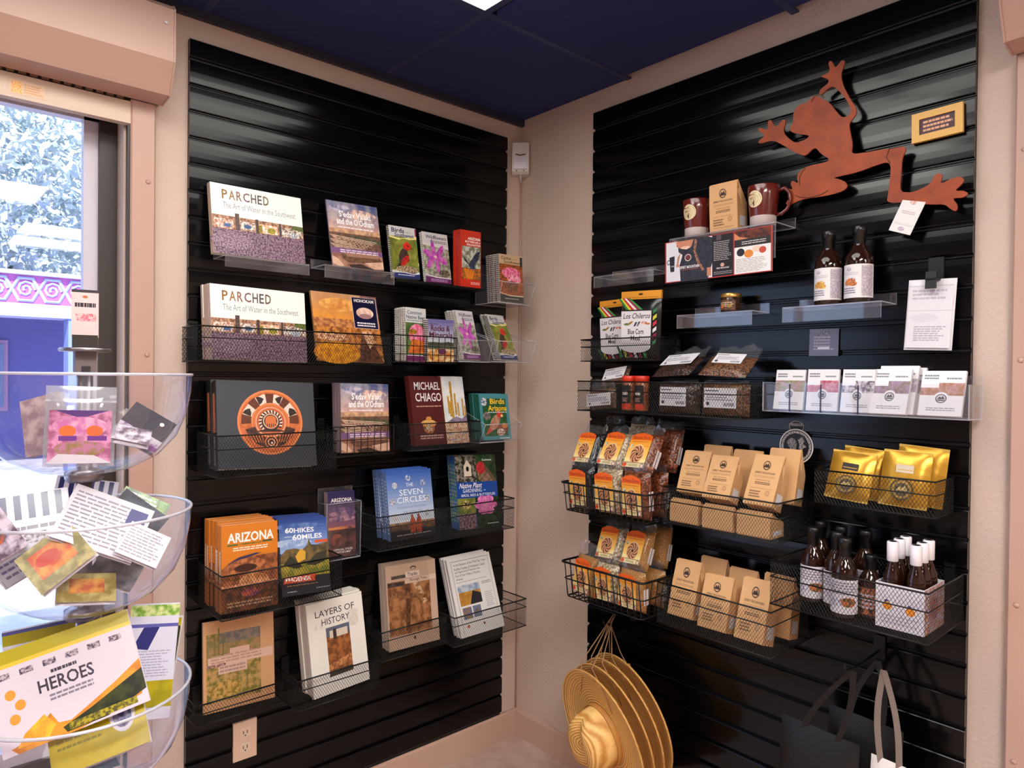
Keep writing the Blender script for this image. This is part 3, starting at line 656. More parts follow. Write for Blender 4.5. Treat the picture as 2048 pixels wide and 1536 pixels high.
def chiago():
    DKR = (84, 28, 28)
    o = [Rt(0, 0, .58, 1, DKR), Rt(.58, .2, 1, 1, (206, 214, 222), (228, 230, 230), 14), Rt(.575, 0, .585, 1, (226, 200, 150))]
    for x0, y0, y1, ww in ((.72, .36, .92, .045), (.66, .44, .70, .035), (.79, .42, .74, .035), (.84, .40, .60, .03), (.93, .40, .66, .03), (.69, .40, .62, .03), (.97, .38, .55, .025)):
        o += [Rt(x0, y0, x0+ww, y1, (206, 160, 60), (160, 120, 50), 180), El(x0+ww/2, y1, ww/2, .012, (216, 170, 70))]
    o += [Pg([(.585, .30), (.7, .36), (.8, .40), (.9, .36), (1, .42), (1, .2), (.585, .2)], (150, 130, 150), (110, 96, 120), 50), Rt(.585, 0, 1, .30, (190, 130, 100), (226, 200, 170), 90), [El(.62+.09*(i % 4)+.03*(i//4), .05+.09*(i//4), .05, .018, ((170, 30, 40), (40, 60, 110), (200, 170, 90))[i % 3], (220, 210, 200), 300) for i in range(10)],
          El(.27, .26, .10, .10, (196, 120, 60), (120, 60, 40), 120), El(.27, .32, .13, .045, (220, 170, 100)), Pg([(.13, .33), (.2, .30), (.34, .30), (.43, .33), (.38, .27), (.18, .27)], (214, 150, 80)), El(.28, .38, .05, .03, (206, 140, 70)), El(.27, .245, .06, .05, (226, 206, 170), (110, 60, 40), 200),
          Tx('MICHAEL', .075, .80, .545, .915, (236, 232, 230), .012), Tx('CHIAGO', .08, .63, .55, .755, (236, 232, 230), .012), Ln(1, .08, .545, .54, .575, (206, 150, 130), 3), Ln(2, .1, .08, .52, .15, (206, 170, 160), 5)]
    return o
book('L', -.478, 1.247, .11, .235, .247, 11.7, 0, -.5, .030, 2, chiago(), 'maroon book with a tall yellow cactus painting', (84, 28, 28), (100, 36, 30))
def birdsaz():
    return [Rt(0, 0, 1, 1, (70, 140, 150)), Rt(.1, .08, .9, .9, (30, 78, 44), (44, 96, 56), 40), El(.16, .83, .11, .09, (226, 226, 226), (70, 90, 130), 100), El(.22, .52, .13, .09, (150, 130, 130), (80, 84, 76), 90), Pg([(.02, .08), (.14, .12), (.4, .42), (.55, .30), (.3, .16)], (190, 80, 60)), El(.48, .38, .22, .12, (196, 150, 120), (170, 110, 90), 70, a=40), El(.65, .55, .1, .07, (206, 60, 50)), Pg([(.56, .6), (.6, .7), (.7, .6)], (176, 110, 90)), El(.73, .52, .04, .03, (240, 206, 120)), El(.72, .24, .2, .11, (150, 90, 60), (90, 50, 40), 90), El(.66, .16, .14, .08, (226, 210, 200), (150, 100, 80), 120), El(.8, .3, .1, .06, (200, 120, 60)),
        Tx('Birds', .36, .78, .86, .90, (250, 206, 50), .02), Tx('Arizona', .28, .63, .92, .75, (250, 206, 50), .02), Ln(1, .26, .585, .92, .615, (226, 230, 226), 3), Ln(1, .6, .015, .95, .045, (226, 230, 230), 2)]
book('L', -.234, 1.251, .12, .146, .175, 9.6, .7, .2, .061, 5, birdsaz(), 'teal and green bird book with yellow title, in the corner pocket', (70, 140, 150), (40, 96, 80), gloss=True)
def seven():
    o = [Gr(0, .22, 1, 1, (214, 222, 232), (58, 96, 176), 14), Rt(0, 0, 1, .24, (70, 52, 44), (120, 84, 60), 50), Rt(0, .2, 1, .245, (176, 130, 90), (120, 90, 70), 60), Rt(0, 0, 1, .13, (22, 22, 26), (34, 32, 36), 60)]
    for x, y, c in ((.47, .885, (70, 110, 180)), (.17, .79, (150, 160, 180)), (.80, .80, (60, 90, 160)), (.10, .555, (110, 120, 140)), (.87, .565, (96, 110, 140)), (.14, .33, (206, 196, 190)), (.84, .35, (150, 150, 150))):
        o += [El(x, y, .058, .046, c, (206, 206, 210), 160, 22)]
    for x in (.50, .64): o += [Pg([(x-.06, .08), (x-.05, .26), (x-.02, .31), (x+.03, .31), (x+.06, .25), (x+.055, .08)], (190, 84, 44), (130, 50, 34), 110), El(x, .325, .028, .026, (150, 80, 60))]
    o += [Tx('THE', .415, .76, .575, .81, (240, 244, 250)), Tx('SEVEN', .26, .635, .78, .72, (240, 244, 250)), Tx('CIRCLES', .20, .525, .84, .61, (240, 244, 250)), Tx('INDIGENOUS TEACHINGS', .20, .445, .84, .475, (120, 130, 150)), Tx('FOR LIVING WELL', .32, .375, .76, .405, (120, 130, 150)), Ln(1, .14, .05, .9, .075, (150, 140, 130), 4)]
    return o
book('L', -.627, .939, .150, .181, .230, 10.1, .3, -.5, .088, 5, seven(), 'pale blue book with two small orange figures', (70, 104, 176), (96, 122, 176), jit=.003, spine_ops=[[Rt(.35, .1+.05*i, .65, .13+.05*i, (206, 214, 230)) for i in range(16)]])
def native():
    o = [Rt(0, 0, 1, 1, (40, 76, 150)), Rt(0, .64, .5, 1, (150, 140, 130), (40, 44, 36), 60), Pg([(.2, .72), (.2, .86), (.29, .95), (.38, .86), (.38, .72)], (228, 214, 196)), El(.29, .82, .035, .035, (30, 28, 28)), Rt(.24, .70, .34, .72, (120, 80, 50)), Rt(.5, .62, 1, 1, (52, 76, 44), (34, 54, 32), 30), Pg([(.52, .76), (.55, .66), (.75, .60), (.95, .56), (.9, .66), (.75, .8)], (150, 120, 96), (110, 86, 66), 80), El(.62, .83, .12, .085, (200, 60, 60), (170, 44, 50), 70), Pg([(.7, .9), (.98, .66), (1, .6), (.95, .6), (.72, .8)], (96, 80, 60)),
         Rt(0, .42, 1, .635, (36, 74, 152)), Rt(.0, .2, .42, .42, (140, 140, 60), (96, 110, 50), 40), El(.2, .33, .11, .06, (226, 196, 120), (60, 50, 40), 110), Rt(0, 0, .42, .21, (150, 110, 130), (60, 60, 44), 120), Rt(.43, 0, 1, .42, (44, 60, 36), (28, 36, 26), 40), [El(.68+.16*math.cos(k), .31+.09*math.sin(k), .12, .05, (206, 90, 160), (232, 140, 190), 80) for k in (0, 1.05, 2.1, 3.14, 4.2, 5.2)], El(.68, .31, .08, .05, (226, 130, 180)),
         Tx('Native Plant', .06, .555, .60, .625, (240, 240, 244), .012, .06), Tx('GARDENING', .14, .495, .60, .545, (240, 240, 244), .004), Tx('FOR', .64, .505, .70, .525, (200, 210, 240)), Tx('BIRDS, BEES & BUTTERFLIES', .10, .435, .93, .475, (240, 240, 244), .004), Tx('Southwest', .66, .925, .90, .955, (240, 240, 240), .01), Ln(1, .68, .04, .96, .06, (206, 206, 200), 4)]
    return o
book('L', -.313, .926, .122, .191, .269, 11.1, 2, -1.6, .049, 5, native(), 'flower and bird photo collage book with a blue band', (40, 76, 150), (44, 90, 150), gloss=True, spine_ops=[[Rt(.3, .1+.05*i, .7, .135+.05*i, (206, 214, 150) if i % 3 else (120, 190, 120)) for i in range(16)]])
def azmap():
    return [Gr(0, .38, 1, 1, (150, 90, 104), (44, 42, 92), 12), El(.55, .66, .5, .05, (176, 130, 150), (90, 70, 110), 40), El(.5, .58, .5, .04, (190, 140, 150), (96, 76, 116), 40), El(.4, .73, .4, .03, (130, 96, 130), (70, 60, 104), 40), Rt(0, .40, 1, .46, (226, 140, 70), (170, 90, 80), 30), Rt(0, 0, 1, .42, (100, 56, 46), (52, 32, 34), 30), El(.3, .26, .22, .1, (140, 72, 54), (80, 44, 40), 40), El(.8, .43, .05, .025, (70, 60, 70)), Rt(.79, .36, .81, .43, (60, 48, 50)),
        Tx('ARIZONA', .12, .845, .90, .905, (244, 244, 244), .025), Ln(1, .16, .82, .88, .832, (206, 196, 206), 2), Tx('OFFICIAL STATE', .18, .095, .86, .125, (236, 226, 220), .01), Tx("VISITOR'S MAP", .24, .055, .80, .085, (236, 226, 220), .01)]
book('L', -.844, .893, .058, .098, .211, 7, 1.3, -.6, .024, 3, azmap(), 'folded map with a purple dusk sky', (60, 54, 100), (190, 160, 160), name='folded_map', cat='map', soft=True, gloss=True)
def arizona():
    o = [Rt(0, 0, 1, 1, (206, 120, 34)), Rt(0, 0, 1, .62, (170, 100, 60), (110, 60, 36), 40), Pg([(0, .50), (.15, .58), (.45, .66), (.7, .655), (1, .62), (1, 1), (0, 1)], (214, 124, 34)), Pg([(.1, .55), (.3, .62), (.6, .65), (.7, .64), (.4, .60), (.2, .54)], (56, 50, 84)), El(.45, .50, .36, .10, (190, 116, 70), (126, 70, 44), 60), El(.42, .49, .2, .045, (66, 36, 28)), Pg([(.3, .36), (.5, .44), (.8, .38), (.85, .3), (.3, .28)], (226, 160, 110), (176, 110, 66), 60), Rt(0, .27, 1, .31, (190, 120, 90), (226, 170, 130), 90), Rt(0, 0, 1, .28, (120, 70, 40), (70, 44, 34), 60), El(.5, .2, .16, .05, (190, 90, 60), (110, 60, 90), 60), Ln(2, .1, .05, .9, .12, (176, 140, 110), 4),
         Tx('ARIZONA', .10, .79, .93, .905, (246, 240, 236), .03), Rt(.1, .755, .28, .778, (96, 104, 40)), Rt(.72, .765, .9, .788, (70, 84, 50)), Rt(.3, .76, .7, .775, (150, 130, 40), (90, 100, 40), 60), Ln(2, .2, .69, .82, .74, (246, 226, 200), 3)]
    return o
book('L', -1.192, .822, .172, .160, .242, 4.7, 1.1, -.4, .138, 6, arizona(), 'orange guidebook with a rock arch photo', (210, 124, 40), (206, 120, 40), jit=.005, spine_ops=[[Rt(.3, .35+.04*i, .7, .385+.04*i, (240, 226, 206)) for i in range(9)]])
def hikes():
    return [Gr(0, .55, 1, 1, (150, 176, 220), (34, 72, 150), 10), El(.4, .9, .5, .04, (96, 130, 190), (50, 90, 160), 30), El(.25, .68, .4, .05, (200, 214, 232), (130, 160, 206), 30), Pg([(0, .52), (.12, .60), (.3, .61), (.45, .58), (.56, .64), (.6, .73), (.64, .64), (.75, .63), (1, .66), (1, .3), (0, .3)], (120, 96, 50), (66, 60, 40), 40), Pg([(.3, .5), (.42, .6), (.52, .55), (.5, .45), (.35, .42)], (214, 160, 50)), Rt(0, .2, 1, .42, (170, 150, 50), (110, 120, 40), 40), Pg([(.05, .40), (.2, .52), (.35, .42), (.45, .36), (.3, .34)], (40, 40, 30)), Pg([(.5, .38), (.75, .52), (.98, .55), (.9, .40), (.7, .36)], (50, 48, 34)), Rt(0, 0, 1, .23, (28, 32, 44)), Pg([(.03, .16), (.06, .25), (.70, .25), (.67, .16)], (206, 76, 36)), Tx('PHOENIX', .08, .175, .60, .235, (244, 236, 230), .03), Ln(1, .1, .12, .75, .135, (176, 130, 60), 4), Ln(1, .1, .04, .3, .06, (190, 190, 196), 4), Ln(1, .7, .05, .98, .075, (150, 150, 160), 5), Rt(.72, .655, 1, .695, (206, 84, 40)),
        Tx('60', .12, .815, .29, .885, (244, 246, 250), .03), Tx('HIKES', .30, .81, .72, .875, (244, 246, 250), .02), Tx('60', .26, .715, .45, .79, (244, 246, 250), .03), Tx('MILES', .46, .72, .88, .785, (244, 246, 250), .02), Tx('within', .10, .755, .25, .78, (220, 230, 244), .0)]
book('L', -1.016, .829, .162, .153, .226, 16.5, 2.6, -2.4, .086, 5, hikes(), 'blue hiking guidebook with a desert mountain photo', (40, 76, 150), (24, 28, 42), jit=.003, gloss=True, spine_ops=[[Rt(.3, .15+.05*i, .7, .19+.05*i, (206, 206, 214)) for i in range(14)]])
def tan():
    return [Rt(0, 0, 1, 1, (212, 162, 118)), Rt(.04, .10, .80, .86, (190, 150, 90), (116, 110, 50), 60), Rt(.04, .52, .80, .82, (130, 120, 66), (170, 130, 90), 50), Rt(.2, .74, .8, .86, (110, 110, 110), (150, 130, 110), 60), [Rt(x, .6, x+.02, .6+hh, (120, 112, 60)) for x, hh in ((.14, .26), (.2, .32), (.26, .24))], Rt(.06, .50, .98, .60, (222, 186, 168)), Rt(.36, .57, .64, .67, (220, 180, 160)), Rt(.2, .40, .6, .50, (220, 184, 170)), Rt(.03, .49, .3, .52, (96, 70, 84), (200, 150, 140), 120), El(.3, .22, .24, .1, (206, 160, 90), (130, 110, 40), 80), Ln(3, .1, .52, .95, .62, (190, 150, 136), 5), Ln(2, .22, .41, .58, .49, (170, 140, 130), 6)]
book('L', -1.178, .503, .064, .208, .255, 9.2, 1.9, -1.6, .012, 2, tan(), 'tan booklet with a cactus garden photo, above the wall outlet', (206, 160, 120), (206, 170, 140), name='booklet', cat='booklet', soft=True)
def layers():
    return [Rt(0, 0, 1, 1, (236, 232, 224)), [El(.80, .8-.04*k, .10, .035, (228, 222, 214), (214, 206, 196), 120) for k in range(4)], [Pg([(.1+.1*k, .72), (.14+.1*k, .78), (.16+.1*k, .70)], (222, 216, 208)) for k in range(2)], Rt(.30, .22, .72, .70, (170, 104, 56), (110, 66, 40), 50), Rt(.30, .60, .72, .70, (96, 104, 124)), Rt(.36, .58, .68, .66, (220, 206, 190)), Rt(.42, .56, .48, .67, (60, 50, 46)), Pg([(.3, .24), (.72, .28), (.72, .36), (.3, .30)], (206, 140, 90), (140, 84, 50), 80), Rt(.3, .17, .72, .23, (66, 60, 50)), Tx('LAYERS OF', .14, .835, .84, .905, (44, 42, 48), .002), Tx('HISTORY', .24, .735, .74, .805, (44, 42, 48), .002)]
book('L', -.879, .490, .132, .202, .285, 9.4, -1.2, 3.8, .073, 6, layers(), 'white history booklet with a small excavation photo', (236, 232, 226), (226, 214, 206), name='booklet', cat='booklet', soft=True, jit=.004)
def tracks():
    return [Rt(0, 0, 1, 1, (196, 164, 142)), Rt(.84, .2, 1, 1, (206, 174, 152)), Rt(.02, .16, .86, .80, (176, 120, 76), (112, 72, 44), 36), Pg([(.35, .8), (.45, .78), (.46, .55), (.42, .22), (.34, .2), (.36, .55)], (72, 46, 32), (110, 70, 46), 70), Pg([(.5, .78), (.62, .78), (.80, .5), (.7, .48)], (214, 176, 140), (150, 104, 70), 70), Pg([(.05, .68), (.5, .64), (.8, .58), (.8, .54), (.4, .58), (.05, .62)], (100, 64, 42), (150, 104, 70), 70), Rt(.02, .74, .34, .79, (90, 70, 60), (50, 44, 44), 80), El(.54, .935, .06, .022, (44, 36, 34)), El(.54, .93, .045, .014, (196, 164, 142)), Rt(.38, .83, .66, .895, (226, 206, 194)), Tx('Tracks', .42, .84, .62, .885, (40, 36, 40), .01), Rt(.10, .83, .38, .87, (40, 52, 66), (110, 90, 76), 140), Rt(.36, .755, .86, .815, (214, 184, 166)), Tx('Through Time', .45, .765, .80, .81, (50, 44, 44), .005), Rt(.86, .76, 1, .815, (226, 206, 190)), El(.5, .1, .02, .02, (70, 50, 46))]
book('L', -.586, .548, .105, .207, .284, 9.5, 1.4, -.4, .051, 5, tracks(), 'tan booklet with a brown ruins photo', (206, 178, 158), (210, 184, 168), name='booklet', cat='booklet', soft=True)
def shadow():
    return [Rt(0, 0, 1, 1, (232, 228, 226)), Rt(.07, .03, .09, .97, (196, 190, 190)), Rt(.09, .955, .95, .96, (70, 66, 70)), Rt(.93, .2, .935, .955, (90, 86, 90)), Tx('In the Shadow of the PHX Sky Train:', .13, .885, .88, .925, (60, 56, 62), .004), Tx('Further Studies of Hohokam Canals', .13, .84, .84, .875, (60, 56, 62), .004), Tx('and Agricultural Features near', .13, .795, .72, .83, (60, 56, 62), .004), Tx('Park of Four Waters, Phoenix,', .13, .75, .70, .785, (60, 56, 62), .004), Tx('Arizona', .13, .71, .28, .738, (60, 56, 62), .004), Rt(.12, .68, .82, .684, (90, 86, 90)),
        Rt(.12, .53, .62, .64, (140, 160, 190), (200, 206, 214), 40), Rt(.12, .38, .62, .55, (176, 120, 50), (206, 150, 70), 40), Pg([(.34, .38), (.44, .55), (.62, .5), (.62, .38)], (44, 42, 48)), Rt(.14, .21, .34, .355, (150, 110, 60), (90, 110, 160), 50), Rt(.37, .21, .55, .355, (120, 90, 50), (110, 130, 170), 50), Ln(2, .68, .6, .9, .64, (150, 146, 150), 2), Ln(8, .7, .3, .9, .5, (190, 186, 190), 4), El(.2, .12, .03, .02, (190, 90, 60)), El(.56, .11, .025, .018, (140, 70, 90))]
book('L', -.313, .543, .147, .204, .282, 20.4, -.4, -.4, .040, 3, shadow(), 'white report booklet with road photos, beside the corner', (232, 228, 226), (214, 206, 206), name='booklet', cat='booklet', soft=True, jit=.005)

# wall outlet and motion sensor
r = thing('wall_outlet', 'cream wall outlet plate low on the left black board', 'outlet'); place(r, 'L', -1.141, .306, 0)
MB().prism([(-.036, 0), (.036, 0), (.036, .118), (-.036, .118)], 'y', -.004, .004).obj('cover_plate', mat('outlet_cream', (222, 190, 166), .4), r)
for zz in (.036, .082):
    MB().prism([(-.017, zz-.012), (.017, zz-.012), (.017, zz+.012), (.012, zz+.017), (-.012, zz+.017), (-.017, zz+.012)], 'y', -.0058, -.004).obj('socket', mat('outlet_face', (226, 198, 176), .35), r)
    q = MB()
    for x in (-.006, .006): q.box(x-.0012, x+.0012, -.0062, -.0057, zz-.003, zz+.007)
    q.box(-.002, .002, -.0062, -.0057, zz-.010, zz-.006); q.obj('slots', M_cap, r)
r = thing('motion_sensor', 'small white motion sensor mounted in the wall corner near the ceiling', 'sensor')
r.location = (-.034, -.034, 2.312); r.rotation_euler = (0, 0, rad(-45))
MB().prism([(.03, 0), (-.012, .004), (-.024, .012), (-.028, .04), (-.024, .08), (-.014, .132), (.03, .135)], 'x', -.034, .034).obj('housing', M_white, r)
MB().prism([(-.024, .018), (-.0305, .022), (-.031, .050), (-.026, .070)], 'x', -.026, .026).obj('lens', mat('sensor_lens', (226, 220, 232), .12), r)
MB().tube([(-.020, -.0255, .082), (0, -.0285, .076), (.020, -.0255, .082)], .002, 5).obj('indicator_slot', M_dark, r)
for x in (-.014, .014): MB().box(x-.002, x+.002, -.0295, -.0265, .012, .016).obj('screw', M_dark, r)
MB().tube([(0, -.004, .002), (0, -.010, -.012), (0, .02, -.022)], .004, 6).obj('cable_gland', M_white, r)
o = MB().tube([(-.006, -.006, 2.30), (-.005, -.005, 1.6), (-.005, -.005, .109)], .003, 6).obj('sensor_cable', M_trim)
tag(o, 'thin painted cable running down the wall corner below the sensor', 'cable')
# ------------------------------------------------------------------ right wall
# rust-coloured frog silhouette
FROG = [(1.274,2.321),(1.299,2.323),(1.303,2.332),(1.297,2.35),(1.304,2.356),(1.31,2.347),(1.317,2.329),(1.332,2.345),(1.338,2.345),(1.343,2.338),(1.335,2.32),(1.332,2.304),(1.339,2.275),(1.357,2.236),(1.377,2.2),(1.367,2.183),(1.354,2.172),(1.36,2.142),(1.366,2.111),(1.361,2.089),(1.396,2.085),(1.44,2.083),(1.464,2.079),(1.49,2.08),(1.497,2.07),(1.487,2.051),(1.486,2.016),(1.482,1.968),(1.501,1.961),(1.517,1.96),(1.543,1.968),(1.555,1.976),(1.56,1.991),(1.571,1.996),(1.579,1.986),(1.572,1.966),(1.595,1.976),(1.616,1.978),(1.625,1.968),(1.617,1.956),(1.603,1.945),(1.625,1.942),(1.634,1.933),(1.621,1.925),(1.598,1.93),(1.612,1.911),(1.609,1.895),(1.597,1.902),(1.584,1.918),(1.554,1.921),(1.504,1.937),(1.452,1.943),(1.455,1.963),(1.46,2.004),(1.461,2.049),(1.424,2.046),(1.379,2.037),(1.31,2.037),(1.334,2.029),(1.352,2.015),(1.353,2.001),(1.333,1.993),(1.288,1.991),(1.23,1.995),(1.199,1.985),(1.181,1.988),(1.189,2.001),(1.203,2.01),(1.18,2.026),(1.184,2.034),(1.205,2.025),(1.194,2.045),(1.203,2.053),(1.219,2.038),(1.214,2.061),(1.222,2.075),(1.249,2.084),(1.295,2.082),(1.307,2.088),(1.28,2.109),(1.265,2.133),(1.241,2.114),(1.232,2.115),(1.208,2.129),(1.167,2.163),(1.138,2.182),(1.099,2.179),(1.094,2.189),(1.12,2.199),(1.093,2.221),(1.098,2.229),(1.126,2.211),(1.124,2.241),(1.135,2.242),(1.148,2.212),(1.17,2.233),(1.181,2.226),(1.171,2.197),(1.184,2.178),(1.209,2.154),(1.236,2.158),(1.252,2.166),(1.224,2.176),(1.197,2.188),(1.19,2.2),(1.203,2.217),(1.2,2.241),(1.214,2.26),(1.238,2.259),(1.254,2.272),(1.269,2.272),(1.285,2.255),(1.301,2.245),(1.323,2.21),(1.338,2.191),(1.356,2.193),(1.361,2.206),(1.348,2.237),(1.322,2.274),(1.307,2.286),(1.286,2.273),(1.277,2.267),(1.273,2.281),(1.285,2.289),(1.3,2.296),(1.299,2.307)]
def smooth_poly(P, k=2):
    for _ in range(k):
        Q = []
        for i in range(len(P)):
            a, b = P[i], P[(i+1) % len(P)]
            Q += [(a[0]*.75+b[0]*.25, a[1]*.75+b[1]*.25), (a[0]*.25+b[0]*.75, a[1]*.25+b[1]*.75)]
        P = Q
    return P
M_rust = mat('rusted_steel', (162, 68, 22), .5, mix=((132, 50, 16), 22, .35, .7), spec=.4)
r = thing('metal_frog', 'rust brown flat steel frog climbing the right black board', 'wall decoration'); place(r, 'R', 1.36, 2.10, 0)
fp = smooth_poly([(a-1.36, b-2.10) for a, b in FROG], 2)
MB().prism(fp, 'y', -.037, -.032).obj('frog_plate', M_rust, r)
arc = lambda cx, cz, rx, rz, a0, a1, n=12: [(cx+rx*math.cos(rad(a0+(a1-a0)*i/n)), -.0375, cz+rz*math.sin(rad(a0+(a1-a0)*i/n))) for i in range(n+1)]
M_rust2 = mat('rust_groove', (96, 44, 22), .6)
MB().tube(arc(-.118, -.055, .020, .032, 100, 200), .0012, 5).obj('leg_crease', M_rust2, r)
MB().tube(arc(-.10, -.085, .05, .02, 200, 330), .0012, 5).obj('leg_crease', M_rust2, r)
MB().tube([(.098, -.0375, -.018), (.090, -.0375, -.04), (.10, -.0375, -.058)], .0012, 5).obj('leg_crease', M_rust2, r)
MB().tube(arc(-.090, .150, .018, .022, 20, 160), .0012, 5).obj('eye_crease', M_rust2, r)
for x, z in ((-.08, .04), (.0, -.06)):
    MB().tube([(x, -.033, z), (x, -.002, z)], .004, 8).obj('standoff', M_wire, r)
r = thing('price_tag', 'white hanging price tag tied to the foot of the frog', 'price tag'); place(r, 'R', 1.486, 1.862, .045, 6, 22, -.7)
tagc = [Pg([(.0, .06), (.06, 0), (.94, 0), (1, .06), (1, .94), (.94, 1), (.06, 1), (0, .94)], (226, 222, 222)), El(.5, .88, .16, .08, (200, 150, 130), (226, 200, 190), 200), Ln(2, .2, .52, .8, .62, (190, 170, 170), 4), Rt(.08, .22, .92, .23, (170, 160, 170)), Rt(.08, .26, .92, .268, (190, 180, 186)), El(.5, .11, .15, .06, (170, 150, 190), (210, 190, 190), 200)]
MB().box(-.027, .027, 0, .0016, 0, .090).obj('card', M_white, r); link('card_print', art_mesh('card_print', tagc, .054, .090), r)
MB().tube([(0, .001, .086), (-.004, .002, .098), (.004, .004, .112)], .0009, 5).obj('string', mat('tag_string', (190, 150, 120), .8), r)
# small framed sign
r = thing('framed_sign', 'small yellow framed sign beside the frog', 'sign'); place(r, 'R', 1.557, 2.089, .014, 1.3, -1.2, -.7)
fr = MB(); FW, FH, B_ = .113, .073, .017
for (a, b, c, d_) in ((-FW/2, FW/2, 0, B_), (-FW/2, FW/2, FH-B_, FH), (-FW/2, -FW/2+B_, B_, FH-B_), (FW/2-B_, FW/2, B_, FH-B_)): fr.box(a, b, 0, .010, c, d_)
fr.obj('frame', mat('sign_gold', (226, 176, 90), .45), r)
link('sign_face', art_mesh('sign_face', [Rt(.13, .2, .87, .8, (70, 34, 50)), Ln(3, .22, .3, .8, .72, (226, 170, 130), 3)], FW, FH, off=-.004), r)
MB().box(-FW/2+.01, FW/2-.01, .0045, .012, .01, FH-.01).obj('backing', mat('sign_back', (70, 34, 50), .5), r)

# mugs, top coffee bag, leaflet on the upper acrylic shelf
acrylic_shelf('R', .845, 1.195, 1.926, .10, .115, 'clear acrylic shelf under the maroon mugs')
M_mug = mat('maroon_glaze', (98, 30, 24), .18, spec=.6, coat=.3)
M_mugw = mat('mug_white_base', (206, 188, 184), .4)
def mug(u, d, label, yaw):
    r = thing('coffee_mug', label, 'mug', 'maroon mugs'); place(r, 'R', u, 1.9265, d, yaw=yaw)
    H, R0 = .118, .044
    MB().lathe([(.032, 0), (.036, .002), (.0365, .030), (.0375, .034), (.039, .05), (.0425, .09), (R0, H-.002), (R0-.001, H), (R0-.004, H-.002), (.039, .09), (.034, .04), (.0, .036)], 32, mats=[1, 1, 0, 0, 0, 0, 0, 0, 0, 0, 0], caps=True).obj('cup', [M_mug, M_mugw], r)
    MB().tube([(.040, 0, .100), (.058, 0, .106), (.071, 0, .092), (.074, 0, .068), (.066, 0, .046), (.050, 0, .034), (.038, 0, .034)], [.006, .006, .0055, .005, .005, .0055, .006], 8).obj('handle', M_mug, r)
    ops = [El(.5, .5, .5, .5, (226, 214, 176), n=28), El(.5, .5, .44, .44, (214, 198, 160), (196, 176, 130), 120, n=28), Pg([(.1, .75), (.5, .5), (.85, .82), (.5, .97)], (90, 40, 30)), Pg([(.15, .2), (.5, .5), (.5, .05)], (90, 40, 30)), Pg([(.5, .5), (.95, .4), (.8, .15)], (226, 206, 150)), [Rt(.3+.1*k, .6, .34+.1*k, .9, (214, 190, 150)) for k in range(4)], Ln(2, .15, .5, .45, .62, (90, 40, 30), 2)]
    me = art_mesh('badge', ops, .047, .047, cyl=(.0398, .0875)); o = link('badge', me, r); o.location = (0, 0, .053); o.rotation_euler = (0, 0, rad(-22))
    return r
mug(.905, .060, 'maroon mug with cream round badge, left of the coffee bag', 20)
mug(1.128, .062, 'maroon mug with cream round badge, right of the coffee bag', 14)

M_kraft = mat('kraft_paper', (214, 166, 116), .6, bump=(28, .5, 3), spec=.3)
M_kdark = mat('kraft_fold', (176, 128, 84), .65)
M_lab = mat('white_label', (224, 220, 224), .4)
INK = (60, 44, 36)
def kraft_ops(full=1):
    o = [El(.5, .83, .125, .098, INK, n=26), El(.5, .83, .10, .078, (206, 158, 110), n=26), Pg([(.40, .80), (.46, .87), (.5, .84), (.54, .885), (.60, .80)], INK), Rt(.405, .785, .595, .81, INK), Tx('SPIRIT MOUNTAIN', .16, .645, .84, .69, INK, .0), Rt(.14, .60, .86, .605, (120, 84, 56)), Rt(.14, .575, .86, .58, (120, 84, 56)), Tx('SPIRIT ROASTED', .26, .50, .74, .525, (96, 66, 46)), Ln(2, .24, .42, .76, .48, (96, 66, 46), 4), Rt(.14, .34, .86, .345, (120, 84, 56)), El(.74, .26, .07, .055, (140, 100, 66), n=20), El(.74, .26, .058, .045, (202, 154, 104), n=20), Ln(3, .14, .14, .55, .30, (130, 92, 62), 6), Rt(.14, .10, .86, .105, (120, 84, 56))]
    return o
def kraft_bag_meshes(w, h, t_):
    b = MB(); a = w/2
    # body: full-depth base, tapering to a flat top, gusset creased in at the sides
    zs = [(0, t_, 0), (.004, t_, 0), (h*.58, t_, .15), (h*.90, t_*.34, .5), (h, t_*.16, .6)]
    N = 6; rows = []
    for z, dep, cr in zs:
        y0 = .002 if z > .001 else .004
        lean = (t_-dep)*.06
        rows.append([(-a, y0+lean, z), (a, y0+lean, z), (a-cr*t_*.30, y0+lean+dep*.5, z), (a, y0+lean+dep, z), (-a, y0+lean+dep, z), (-a+cr*t_*.30, y0+lean+dep*.5, z)])
    V = [v for r_ in rows for v in r_]; F = []
    for i in range(len(rows)-1):
        for k in range(N): F.append((i*N+k, i*N+(k+1) % N, (i+1)*N+(k+1) % N, (i+1)*N+k))
    F += [tuple(range(N-1, -1, -1)), tuple((len(rows)-1)*N+k for k in range(N))]
    b.add(V, F)
    body = b.mesh('bag_body', M_kraft)
    fold = MB().box(-a+.001, a-.001, t_*.2, t_*.2+.004, h*.86, h+.003).mesh('folded_top', M_kdark)
    fold.materials[0] = M_kraft
    tie = MB().add([(a+.0006, t_*.25, h*.10), (a+.0006, t_*.85, h*.10), (a+.0006, t_*.85, h*.30), (a+.0006, t_*.25, h*.30)], [(0,1,2,3)]).mesh('side_label', M_lab)
    pr = art_mesh('front_print', kraft_ops(), w, h*.95, off=-.0018)
    return body, fold, tie, pr
KB = {}
def kraft_bag(u, z, d, w, h, t_, tilt, roll, yaw, label, group, side=True, printed=True):
    key = (round(w, 3), round(h, 3), round(t_, 3))
    if key not in KB: KB[key] = kraft_bag_meshes(w, h, t_)
    body, fold, tie, pr = KB[key]
    r = thing('coffee_bag', label, 'coffee bag', group); place(r, 'R', u, z, d, tilt, roll, yaw)
    link('bag_body', body, r); link('folded_top', fold, r)
    if printed: link('front_print', pr, r)
    if side: link('side_label', tie, r)
    return r
